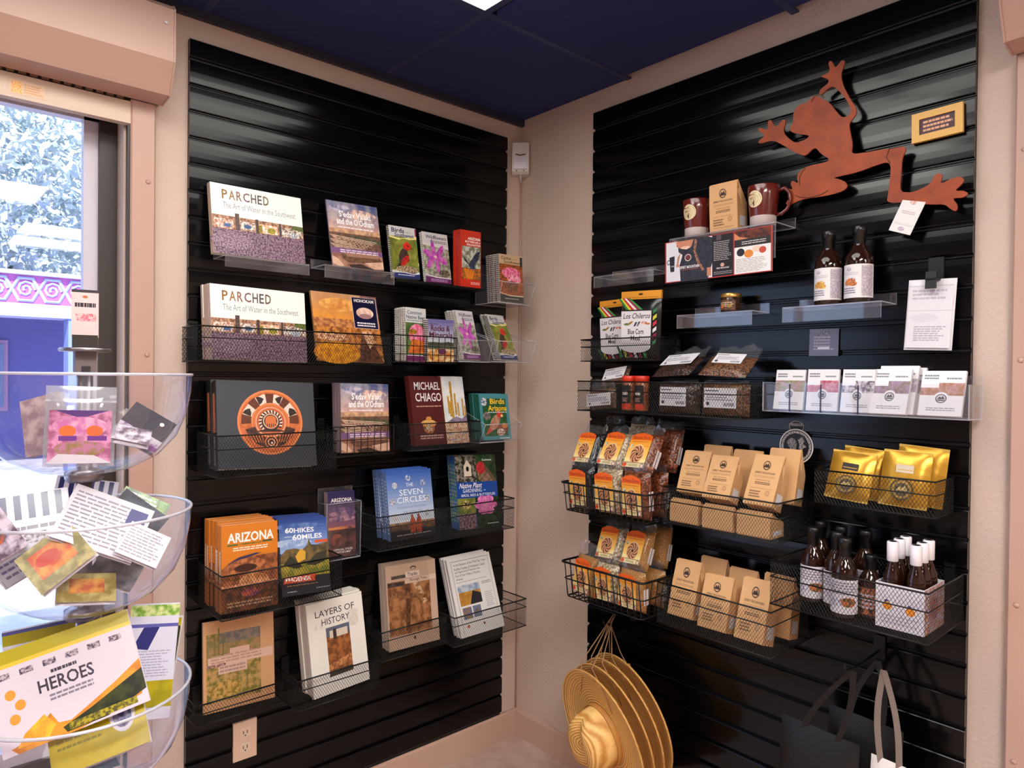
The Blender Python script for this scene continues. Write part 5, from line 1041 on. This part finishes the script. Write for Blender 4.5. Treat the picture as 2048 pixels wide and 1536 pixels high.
ramona(.708, .774, .247, .092, .124, .05, -2, -1.5, .9, M_wb, 'white bean bag with orange label, bottom middle in the '+Lw, seed=12)
ramona(.806, .774, .247, .095, .124, .05, -2, 0, -.8, M_gb, 'golden grain bag with orange label, bottom right in the '+Lw, seed=13)
ramona(.663, .892, .198, .098, .124, .05, 25, -3, 1.7, M_wb, 'white bean bag with orange label, top left above the '+Lw, seed=14)
ramona(.769, .894, .198, .098, .126, .05, 25, -2, .5, M_gb, 'golden grain bag with orange label, top right above the '+Lw, seed=15)
ramona(.790, .890, .120, .098, .130, .045, 14, -1, .5, M_gb, 'golden grain bag behind the top right bag in the '+Lw, seed=16, lab=False)
ramona(.800, .774, .160, .11, .115, .05, 3, 0, 0, M_gb, 'golden grain bag behind the bottom right bag in the '+Lw, seed=17, lab=False)
ramona(.690, .774, .160, .10, .115, .05, 3, 0, 0, M_wb, 'white bean bag behind the bottom middle bag in the '+Lw, seed=18, lab=False, head=.008)

# bottle basket
mesh_basket('R', 1.262, 1.628, .912, 1.026, .245, 'black mesh basket full of dark bottles, lowest on the right', .985)
so = [Rt(0, 0, 1, 1, (220, 214, 222)), Ln(5, .1, .55, .9, .95, (150, 140, 160), 3), El(.62, .35, .22, .14, (90, 84, 60), (206, 110, 60), 120), El(.3, .3, .16, .12, (170, 160, 190), (220, 214, 222), 160)]
BG = 'black capped bottles in the mesh basket'
for (u, d, lb) in ((1.322, .135, 'black-capped bottle with white label, far left front in the bottle basket'), (1.300, .045, 'black-capped bottle at the far left back of the bottle basket'), (1.386, .142, 'black-capped bottle with white label, second in the front row'), (1.363, .066, 'black-capped bottle in the back row, second from the left'), (1.428, .196, 'black-capped bottle with white label, nearest the room'), (1.425, .066, 'black-capped bottle in the back row beside the white-capped ones')):
    sauce(u, .9165, d, lb, BG, so, H=.190, R=.030, yaw=20)
sauce(1.470, .9165, .150, 'black-capped bottle with dark flowered label beside the carton', BG, [Rt(0, 0, 1, 1, (50, 44, 50), (190, 110, 70), 120), Ln(4, .1, .2, .9, .8, (190, 180, 190), 3)], H=.150, R=.028)
r = thing('bottle_carton', 'open white carton with orange fruit print holding white-capped bottles', 'carton'); place(r, 'R', 1.556, .9165, .205)
cw, ch, cd = .104, .104, .130; q = .0015
MB().box(-cw/2, cw/2, 0, q, 0, ch).obj('front_panel', M_lab, r); MB().box(-cw/2, cw/2, cd-q, cd, 0, ch).obj('back_panel', M_lab, r)
for s in (-1, 1): MB().box(s*cw/2-(q if s > 0 else 0), s*cw/2+(0 if s > 0 else q), q, cd-q, 0, ch).obj('side_panel', M_lab, r)
MB().box(-cw/2+q, cw/2-q, q, cd-q, 0, q).obj('base_panel', M_lab, r)
co = [Rt(0, 0, 1, 1, (222, 216, 226)), Rt(.05, .55, .95, .95, (206, 198, 214), (222, 216, 226), 160), El(.25, .5, .10, .09, (226, 140, 40)), Pg([(.18, .56), (.3, .62), (.2, .64)], (70, 60, 110)), El(.72, .46, .10, .09, (226, 140, 40)), Pg([(.65, .52), (.77, .58), (.67, .60)], (70, 60, 110)), Ln(3, .1, .1, .9, .32, (190, 180, 200), 4)]
link('front_print', art_mesh('front_print', co, cw, ch), r)
o = link('side_print', art_mesh('side_print', [Rt(0, 0, 1, 1, (190, 178, 196), (176, 120, 90), 60), El(.5, .5, .2, .25, (196, 120, 80), (110, 90, 130), 80)], cd, ch), r); o.location = (cw/2, cd/2, 0); o.rotation_euler = (0, 0, PI/2)
WC = mat('white_cap', (228, 222, 228), .35)
k = 0
nm = ['front left', 'front right', 'middle left', 'middle right', 'back left', 'back right']
for dd in (.180, .139, .098):
    for du in (-.025, .025):
        rr = sauce(1.556+du, .9185, dd, 'white-capped dark bottle, '+nm[k]+' in the white carton', 'white capped bottles in the carton', so, cap=WC, H=.196, R=.0195, lab=False); k += 1
        MB().lathe([(.0115, .150), (.0125, .151), (.0125, .194), (.011, .196), (0, .196)], 18).obj('shrink_sleeve', WC, rr)

# straw hats on a hook
M_straw = bpy.data.materials.new('straw'); M_straw.use_nodes = True; nt = M_straw.node_tree; pb = nt.nodes['Principled BSDF']
tc = nt.nodes.new('ShaderNodeTexCoord'); wv = nt.nodes.new('ShaderNodeTexWave'); wv.wave_type = 'RINGS'; wv.rings_direction = 'Z'; wv.inputs['Scale'].default_value = 38; wv.inputs['Distortion'].default_value = 1.2; wv.inputs['Detail'].default_value = 2
nt.links.new(tc.outputs['Object'], wv.inputs['Vector'])
rp = nt.nodes.new('ShaderNodeValToRGB'); rp.color_ramp.elements[0].color = S((200, 136, 60)); rp.color_ramp.elements[1].color = S((242, 198, 122)); nt.links.new(wv.outputs['Fac'], rp.inputs['Fac']); nt.links.new(rp.outputs['Color'], pb.inputs['Base Color'])
bp = nt.nodes.new('ShaderNodeBump'); bp.inputs['Strength'].default_value = .5; bp.inputs['Distance'].default_value = .003; nt.links.new(wv.outputs['Fac'], bp.inputs['Height']); nt.links.new(bp.outputs['Normal'], pb.inputs['Normal']); pb.inputs['Roughness'].default_value = .55
def hat_meshes():
    R0 = .212
    br = MB().lathe([(.088, .0), (.12, -.004), (.16, -.002), (.19, .006), (R0, .014), (R0+.002, .017), (R0, .019), (.19, .010), (.16, .002), (.12, 0), (.088, .004)], 64, caps=False)
    br.tube([(R0*math.cos(2*PI*i/48), R0*math.sin(2*PI*i/48), .0165) for i in range(48)], .003, 5, closed=True)
    cr_ = MB().lathe([(.092, -.003), (.090, .01), (.086, .05), (.080, .085), (.068, .103), (.045, .108), (.02, .106), (0, .105)], 40)
    V = []
    for (x, y, z) in cr_.v:
        if z > .02:
            kx = math.exp(-(x/.022)**2); z2 = z-.024*kx*(z/.105)*(1 if y > -.06 else .6)
            pinch = 1-.18*(z/.105)*max(0, y/.08); V.append((x*pinch, y*1.12, z2))
        else: V.append((x, y*1.06, z))
    cr_.v = V
    bd = MB().lathe([(.0935, .004), (.0935, .02), (.090, .02), (.090, .004)], 40, caps=False); bd.v = [(x, y*1.08, z) for x, y, z in bd.v]
    return br.mesh('brim', M_straw), cr_.mesh('crown', M_straw), bd.mesh('hat_band', mat('straw_band', (196, 134, 60), .6))
hb, hc, hbd = hat_meshes()
M_cord = mat('hat_cord', (176, 130, 90), .8)
for i, (d, u, z, lb) in enumerate(((.215, .690, .345, 'frontmost straw hat with crown towards the room'), (.165, .688, .350, 'second straw hat from the front in the hanging stack'), (.115, .686, .355, 'third straw hat from the front in the hanging stack'), (.070, .684, .360, 'rearmost straw hat hanging closest to the black board'))):
    r = thing('straw_hat', lb, 'hat', 'straw hats hanging on one hook'); place(r, 'R', u, z, d, -13, 0, -13)
    Mx = Matrix.Rotation(PI/2, 4, 'X')      # crown axis towards the room
    for nm_, me in (('brim', hb), ('crown', hc), ('hat_band', hbd)):
        if nm_ != 'brim' and i > 0: continue
        o = link(nm_, me, r); o.matrix_local = Mx @ Matrix.Rotation(rad(17*i), 4, 'Z')
    c = MB(); hx = .630-u; hz = .672-z; hy = d-.06
    for s in (-1, 1): c.tube([(s*.085-.02, .0, .10), (s*.06, -.012, .175), (s*.03+hx*.5, -.004, .225), (hx+.004*s, hy, hz)], .0016, 5)
    c.obj('chin_cord', M_cord, r)
    MB().lathe([(0, -.008), (.006, -.004), (.006, .004), (0, .008)], 8).obj('cord_bead', M_cord, r).location = (.02+.01*i, -.012, .20)
r = thing('display_hook', 'black wire hook carrying the straw hats', 'hook'); place(r, 'R', .632, .665, 0)
MB().box(-.014, .014, -.006, -.001, -.02, .04).obj('back_plate', M_wire, r); MB().tube([(0, -.004, .0), (0, -.10, -.004), (0, -.155, .0), (0, -.165, .016)], .003, 6).obj('arm', M_wire, r)

# dark hanging totes at lower right
M_tote = mat('black_canvas', (14, 13, 14), .5, bump=(200, .2, 3), spec=.4)
M_strap = mat('grey_webbing', (120, 104, 96), .4, spec=.5)
def tote(u, z, d, w, h, label, yaw, m, hk, strap):
    r = thing('tote_bag', label, 'bag', 'bags hanging at the lower right'); place(r, 'R', u, z, d, 2, 2, 0)
    pillow(w, h, .05, p=4).obj('bag_body', m, r)
    for s in (-1, 1):
        V = []; n = 10; x0 = s*w*.22
        for i in range(n+1):
            q = i/n; x = x0+(hk[0]-u-x0)*q+s*.012*math.sin(PI*q); zz = h-.02+(hk[1]-z-h+.02)*q; yy = .020+(d-hk[2]-.02)*q
            V += [(x-.007, yy, zz), (x+.007, yy+.003, zz)]
        MB().add(V, [(2*i, 2*i+1, 2*i+3, 2*i+2) for i in range(n)], 0, True).obj('strap', strap, r)
    return r
tote(1.340, .14, .200, .20, .46, 'black canvas bag hanging lower right, nearest the hats', 0, M_tote, (1.420, .782, .195), M_tote)
tote(1.425, .16, .135, .18, .48, 'black canvas bag hanging lower right, middle one', 0, M_tote, (1.436, .782, .085), M_tote)
tote(1.505, .10, .185, .09, .48, 'white canvas bag with grey strap at the lower right corner', 0, mat('white_canvas', (220, 212, 208), .7, bump=(60, .5, 3)), (1.468, .782, .140), M_strap)
r = thing('display_hook', 'black hook carrying the dark bags at the lower right', 'hook'); place(r, 'R', 1.44, .785, 0)
MB().box(-.014, .014, -.006, -.001, -.02, .04).obj('back_plate', M_wire, r); MB().tube([(0, -.004, 0), (0, -.16, -.004), (0, -.21, .004), (0, -.218, .02)], .003, 6).obj('arm', M_wire, r)
# ------------------------------------------------------------------ tiered bowl stand in front of the window
BX, BY, BR = -1.704, -.768, .168
st = thing('tiered_bowl_stand', 'three-tier stand of clear plastic bowls by the window', 'display stand'); st.location = (BX, BY, 0)
M_steel = mat('brushed_steel', (150, 144, 150), .3, metal=.9)
M_bowl = clear('bowl_acrylic', (.955, .95, .975), .02, 1.42, base=.02, haze=.02, hazecol=(.8, .8, .95))
MB().lathe([(.17, 0), (.172, .006), (.165, .012), (.03, .022), (.016, .03)], 40).obj('base', M_steel, st)
MB().tube([(0, 0, .02), (0, 0, 1.50)], .0125, 16).obj('pole', M_steel, st)
for zr in (1.487, 1.250, .940):
    pr = [(BR, 0), (BR*.992, -.03), (BR*.95, -.07), (BR*.85, -.11), (BR*.68, -.142), (BR*.45, -.163), (BR*.2, -.172), (.014, -.174)]
    MB().lathe(pr, 56, caps=False).obj('bowl', M_bowl, st).location = (0, 0, zr)
    MB().tube([(BR*math.cos(2*PI*i/56), BR*math.sin(2*PI*i/56), zr) for i in range(56)], .0028, 6, closed=True).obj('bowl_rim', M_acre, st)
    MB().lathe([(.026, -.185), (.03, -.178), (.03, -.168), (.016, -.162)], 20).obj('bowl_collar', M_steel, st).location = (0, 0, zr)
MB().lathe([(.0, 0), (.038, 0), (.040, .003), (.038, .006), (0, .006)], 28).obj('top_plate', M_steel, st).location = (0, 0, 1.525)
MB().box(-.016, .016, -.010, .010, 1.487, 1.527).obj('top_post', mat('stand_grey', (120, 108, 110), .4), st)
r = thing('sign_clip', 'small upright card sign in a clip on top of the bowl stand', 'sign'); r.location = (BX, BY, 1.5315); r.rotation_euler = (0, 0, rad(-10))
MB().box(-.019, .019, -.007, .007, 0, .022).obj('clip_base', M_dark, r)
MB().box(-.020, .020, -.001, .001, .018, .100).obj('card', M_white, r)
link('card_print', art_mesh('card_print', [Rt(0, 0, 1, 1, (226, 206, 206)), Rt(0, .94, 1, 1, (60, 50, 56)), Ln(1, .12, .60, .9, .76, (50, 40, 56), 2), Rt(.15, .34, .9, .50, (226, 110, 130), (240, 200, 200), 300), El(.5, .85, .1, .03, (200, 110, 70))], .040, .082, off=.0014), r).location = (0, 0, .018)

M_film = mat('pouch_film', (206, 200, 210), .25, spec=.5)
def pouch(x, y, z, w, h, t_, rz, tilt, roll, ops, label, cat='snack bag', group=None, m=None, name='snack_pouch', off=.0006, zip_=False):
    r = thing(name, label, cat, group); r.location = (x, y, z); r.rotation_euler = (rad(-tilt), rad(roll), rad(rz))
    o = pillow(w, h, t_, p=4.5).obj('pouch_body', m or M_film, r); o.location = (0, 0, -h/2)
    if ops: link('front_print', art_mesh('front_print', ops, w*.99, h*.99, m=M_gloss, off=off), r).location = (0, 0, -h/2)
    if zip_: MB().box(-w/2, w/2, t_*.30, t_*.5, h*.30, h*.325).obj('zip_strip', M_acre, r)
    return r
G1, G2, G3 = 'snacks in the top bowl', 'snacks in the middle bowl', 'snacks in the bottom bowl'
WB = (226, 222, 230)
candy = [Rt(.06, .04, .94, .70, (170, 90, 130), (226, 150, 190), 60), Pg([(.12, .70), (.5, .60), (.9, .70)], (90, 44, 130)), El(.5, .5, .4, .12, (232, 170, 200), (206, 110, 170), 60), El(.32, .44, .12, .07, (226, 110, 40)), El(.70, .44, .12, .07, (222, 104, 40)), Rt(.2, .32, .45, .38, (110, 40, 140)), Rt(.6, .32, .88, .38, (110, 40, 140)), El(.5, .22, .36, .1, (150, 120, 70), (190, 120, 150), 80), Pg([(.04, .04), (.96, .04), (.7, .14), (.2, .16)], (222, 216, 224))]
pouch(-1.722, -.838, 1.402, .100, .132, .026, -10, 6, 2, candy, 'clear zip pouch of colourful candy standing in the top bowl', group=G1, m=clear('clear_pouch', (.9, .9, .93), .1, 1.4, .05, .25), zip_=True)
pouch(-1.618, -.800, 1.392, .080, .070, .016, -30, 30, 32, [Rt(0, 0, 1, 1, (70, 66, 74)), Rt(0, .05, 1, .4, (206, 196, 206), (120, 60, 130), 60), El(.75, .8, .05, .05, (226, 226, 226))], 'dark snack pouch with a hang hole leaning in the top bowl', group=G1)
pouch(-1.645, -.830, 1.384, .06, .045, .016, -14, 60, 15, [Rt(0, 0, 1, 1, (206, 196, 206), (110, 96, 110), 60)], 'white snack pouch lying low in the top bowl', group=G1)
pouch(-1.762, -.752, 1.402, .07, .10, .02, -40, 14, -16, [Rt(0, 0, 1, 1, (150, 120, 130), (196, 170, 170), 40)], 'brownish snack pouch behind the candy pouch in the top bowl', group=G1)
def stripes(seed=0): return [Rt(0, 0, 1, 1, (210, 204, 216)), [Rt(.04+.16*k, .55, .12+.16*k, .98, (44, 48, 96)) for k in range(6)], Ln(3, .1, .1, .9, .45, (120, 110, 130), 4+seed), Rt(.3, .12, .7, .3, (80, 70, 80), (200, 190, 200), 160)]
pouch(-1.786, -.780, 1.245, .12, .095, .02, -9, 20, -6, stripes(), 'white snack bag with navy stripes, left in the middle bowl', group=G2)
pouch(-1.690, -.690, 1.252, .10, .09, .02, -6, 18, 12, stripes(2), 'white snack bag with navy stripes, behind under the top bowl', group=G2)
txt = [Rt(0, 0, 1, 1, (220, 214, 222)), Ln(12, .05, .08, .95, .92, (150, 140, 160), 5, .4), Rt(.72, .62, .95, .9, (54, 52, 120))]
pouch(-1.686, -.832, 1.238, .130, .105, .016, -14, 40, 26, txt, 'white text-covered sachet with a blue square in the middle bowl', group=G2)
pouch(-1.634, -.866, 1.200, .070, .065, .014, -16, 45, 30, [Rt(0, 0, 1, 1, (222, 216, 224)), Ln(9, .05, .08, .95, .92, (160, 150, 168), 6, .4)], 'white text-covered sachet at the front of the middle bowl', group=G2)
pouch(-1.758, -.850, 1.196, .092, .080, .018, -8, 40, -38, [Rt(0, 0, 1, 1, (130, 120, 66), (190, 176, 110), 40), Rt(.15, .25, .8, .85, (206, 84, 40), (226, 150, 60), 40), El(.4, .6, .2, .15, (206, 60, 40))], 'olive packet with an orange fruit picture in the middle bowl', group=G2)
pouch(-1.615, -.748, 1.232, .085, .075, .018, -20, 22, 28, [Rt(0, 0, 1, 1, (214, 208, 212)), Rt(0, .55, 1, 1, (110, 150, 50), (60, 90, 40), 60), Ln(4, .1, .6, .9, .95, (226, 226, 226), 4), Rt(.1, .1, .9, .4, (90, 84, 84), (190, 184, 190), 80)], 'green and white packet leaning at the right of the middle bowl', group=G2)
pouch(-1.828, -.800, 1.232, .05, .08, .018, 0, 30, -30, [Rt(0, 0, 1, 1, (96, 70, 90), (206, 190, 206), 50), El(.4, .5, .25, .2, (190, 90, 50), (90, 60, 70), 60)], 'dark patterned packet at the left of the middle bowl', group=G2)
pouch(-1.640, -.800, 1.225, .09, .09, .016, -20, 20, 40, [Rt(0, 0, 1, 1, (66, 66, 78), (96, 96, 110), 30)], 'plain dark grey pouch behind the sachets in the middle bowl', group=G2)
for (x, y, z, w_, h_, rz, tl, ro, ops_, lb) in (
    (-1.735, -.700, 1.205, .11, .085, 10, 25, -14, stripes(5), 'white snack bag with navy stripes, deep at the back of the middle bowl'),
    (-1.640, -.725, 1.180, .09, .07, -30, 40, 20, [Rt(0, 0, 1, 1, (70, 64, 74), (190, 180, 190), 40)], 'grey and white packet low at the back right of the middle bowl'),
    (-1.795, -.725, 1.180, .09, .08, 30, 40, -18, [Rt(0, 0, 1, 1, (206, 200, 210)), Ln(6, .08, .1, .92, .9, (120, 110, 140), 8, .45)], 'white text-covered sachet low at the back left of the middle bowl'),
    (-1.712, -.838, 1.136, .085, .06, -6, 55, 8, [Rt(0, 0, 1, 1, (150, 130, 60), (206, 190, 120), 40), Rt(.2, .3, .8, .8, (196, 90, 50), (230, 160, 70), 50)], 'olive and orange packet lying at the bottom of the middle bowl'),
    (-1.660, -.795, 1.146, .075, .06, -25, 50, 24, [Rt(0, 0, 1, 1, (60, 58, 66), (130, 124, 134), 30)], 'dark packet lying at the bottom right of the middle bowl')):
    pouch(x, y, z, w_, h_, .016, rz, tl, ro, ops_, lb, group=G2)
YG = (176, 160, 20)
hero = [Rt(0, 0, 1, 1, (214, 202, 214)), Rt(0, .86, 1, 1, YG), Rt(0, .83, 1, .87, (222, 190, 60)), [Rt(.05+.155*k, .72, .14+.155*k, .78, (70, 60, 80), (190, 170, 180), 200) for k in range(6)], Tx('HEROES', .30, .47, .68, .60, (64, 54, 70), .02, .0), Ln(1, .40, .62, .58, .68, (64, 54, 70), 2), Ln(2, .36, .36, .66, .44, (130, 120, 140), 4), [El(.12+.05*(k % 2), .56-.12*k, .035, .05, (222, 150, 60)) for k in range(3)], Pg([(.06, .06), (.2, .1), (.34, .26), (.38, .14), (.46, .12), (.6, .2), (.8, .32), (1, .46), (1, .3), (.96, .1), (.5, 0), (.1, 0)], (226, 150, 50), (200, 120, 40), 30), Pg([(.4, .08), (.6, .16), (1, .36), (1, .14), (.7, .02), (.42, .02)], (60, 66, 30), (40, 40, 30), 40), Rt(.44, .03, .92, .10, (176, 160, 40), (90, 84, 40), 160), Pg([(.10, .05), (.16, .16), (.30, .27), (.36, .14), (.30, .04)], (240, 190, 60), (226, 150, 50), 40)]
pouch(-1.738, -.842, .992, .205, .158, .03, -10, 24, -13, hero, 'big white snack bag with yellow top band, front of the bottom bowl', group=G3)
pouch(-1.735, -.700, .985, .15, .12, .03, -9, 12, -4, [Rt(0, 0, 1, 1, (214, 206, 216)), Rt(0, .8, 1, .95, YG), Rt(0, .95, 1, 1, (90, 90, 150)), Ln(1, .05, .66, .5, .74, (70, 60, 90), 3)], 'white snack bag with yellow band at the back of the bottom bowl', group=G3)
pouch(-1.606, -.800, .975, .080, .195, .028, -16, 14, 5, [Rt(0, 0, 1, 1, (206, 204, 222)), Rt(0, .90, 1, 1, (110, 160, 50), (206, 216, 150), 60), Rt(0, .80, 1, .83, (90, 90, 160)), Pg([(.1, .62), (.3, .80), (.62, .80), (.42, .6)], (44, 44, 110)), Ln(10, .15, .36, .9, .6, (160, 156, 180), 5, .4), Rt(0, .1, 1, .33, YG, (150, 140, 20), 30)], 'tall white and green snack bag at the right of the bottom bowl', group=G3)
pouch(-1.700, -.858, .914, .14, .115, .026, -13, 35, -12, [Rt(0, 0, 1, 1, (186, 164, 20), (170, 148, 16), 20), Ln(6, .08, .3, .55, .85, (130, 120, 20), 4, .4), El(.76, .55, .14, .28, (210, 204, 214)), El(.76, .5, .10, .17, (70, 70, 120), (150, 150, 180), 100)], 'mustard yellow snack bag lowest in the bottom bowl', group=G3)
pouch(-1.575, -.742, .950, .055, .16, .02, -30, 10, 6, [Rt(0, 0, 1, 1, YG, (200, 180, 40), 20), Pg([(0, .6), (1, .5), (1, .9), (0, 1)], (60, 60, 30))], 'narrow yellow snack bag against the right side of the bottom bowl', group=G3)

# ------------------------------------------------------------------ outside the window
M_conc = mat('outside_concrete', (206, 204, 206), .8, mix=((176, 176, 184), 3, .4, .6))
o = MB().box(-30, 25, .24, 60, -.06, -.02).obj('ground_outside', M_conc); o['kind'] = 'structure'
bl = thing('porch_building', 'blue building with a pink scroll frieze seen through the window', 'building'); bl.location = (-.3, 9.0, -.02)
M_pink = mat('frieze_pink', (196, 96, 170), .7); M_scroll = mat('frieze_scroll', (176, 186, 226), .7); M_blue = mat('building_blue', (120, 136, 196), .7); M_bd = mat('porch_shade_blue', (84, 90, 170), .7)  # porch wall and ceiling blue is darkened to hold the porch shade
MB().box(-9, 3.2, .0, .35, 2.41, 2.79).obj('frieze_band', M_pink, bl)
MB().box(-9.1, 3.3, -.08, .4, 2.24, 2.41).obj('beam', mat('beam_lilac', (176, 180, 220), .7), bl)
MB().box(-9.1, 3.3, -.10, .45, 2.79, 2.84).obj('cornice', mat('cornice_pale', (200, 200, 226), .7), bl)
sm = MB()
hexo = [(.15*math.cos(rad(60*k)), .17*math.sin(rad(60*k))) for k in range(6)]
def band(P, wd, closed=True): 
    return P
sm.tube([(x, -.012, z) for x, z in hexo], .022, 4, closed=True, sm=False)
sm.tube([(.105*(1-k/16)*math.cos(rad(45*k)), -.012, .115*(1-k/16)*math.sin(rad(45*k))) for k in range(14)], .016, 4, sm=False)
me = sm.mesh('scroll', M_scroll)
for k in range(39):
    o = link('scroll', me, bl); o.location = (-8.7+.298*k, 0, 2.60)
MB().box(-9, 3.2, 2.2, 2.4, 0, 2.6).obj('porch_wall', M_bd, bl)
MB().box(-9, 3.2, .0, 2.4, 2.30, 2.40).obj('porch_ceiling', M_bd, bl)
for x in (-7.6, -5.0, -2.6, .32, 2.9): MB().box(x-.2, x+.2, -.05, .30, 0, 2.24).obj('post', M_blue, bl)
for x in (-6.2, -3.4, -.75, 1.7):
    d_ = MB().box(x-.42, x+.42, 2.14, 2.20, .9, 2.0).obj('window_frame', mat('porch_frame', (170, 130, 170), .6), bl)
    MB().box(x-.36, x+.36, 2.12, 2.14, .96, 1.94).obj('pane', mat('porch_pane', (90, 120, 170), .15, spec=.6), d_)
MB().box(-9, 3.2, -.1, 2.4, 0, .14).obj('porch_floor', M_conc, bl)
tag(bl, 'blue building with a pink scroll frieze seen through the window', 'building')
o = MB().box(-6, 6, 4.2, 4.5, -.02, .34).obj('low_garden_wall', mat('white_masonry', (214, 212, 222), .8)); tag(o, 'low pale garden wall outside the window', 'garden wall')
def leaves(n, R, seed, sz):
    rn = random.Random(seed); V = []; F = []
    for i in range(n):
        while True:
            p_ = Vector((rn.uniform(-1, 1), rn.uniform(-1, 1), rn.uniform(-1, 1)))
            if .35 < p_.length < 1: break
        p_ = Vector((p_.x*R[0], p_.y*R[1], p_.z*R[2]))
        a = Vector((rn.uniform(-1, 1), rn.uniform(-1, 1), rn.uniform(-1, 1))).normalized()*sz*rn.uniform(.6, 1.4)
        b = Vector((rn.uniform(-1, 1), rn.uniform(-1, 1), rn.uniform(-1, 1))).normalized()*sz*.55
        k = len(V); V += [p_-a, p_+b, p_+a, p_-b]; F.append((k, k+1, k+2, k+3))
    return MB().add(V, F)
M_leaf = mat('tree_leaf', (176, 188, 186), .6, mix=((222, 226, 226), 2, .35, .65))
M_bark = mat('tree_bark', (110, 100, 100), .8)
def tree(x, y, h, R, n, seed, label):
    t_ = thing('leafy_tree', label, 'tree', 'trees outside the window'); t_.location = (x, y, -.02)
    MB().tube([(0, 0, 0), (.06, .03, h*.5), (-.05, 0, h)], [.16, .12, .07], 8).obj('trunk', M_bark, t_)
    for k in range(4):
        a = k*1.6+seed; MB().tube([(0, 0, h*.6), (.5*R[0]*math.cos(a), .5*R[1]*math.sin(a), h+.1)], [.06, .02], 6).obj('branch', M_bark, t_)
    leaves(n, R, seed, .11).obj('foliage', M_leaf, t_, kind='stuff').location = (0, 0, h+R[2]*.25)
tree(-.9, 13.5, 4.4, (2.6, 2.2, 2.4), 9000, 3, 'pale leafy tree rising behind the pink frieze, filling the window')
tree(4.6, 15.5, 4.8, (2.4, 2.2, 2.6), 7000, 5, 'pale leafy tree behind the building, right one')
tree(-6.6, 14.0, 4.6, (2.6, 2.2, 2.6), 7000, 8, 'pale leafy tree behind the building, left one')
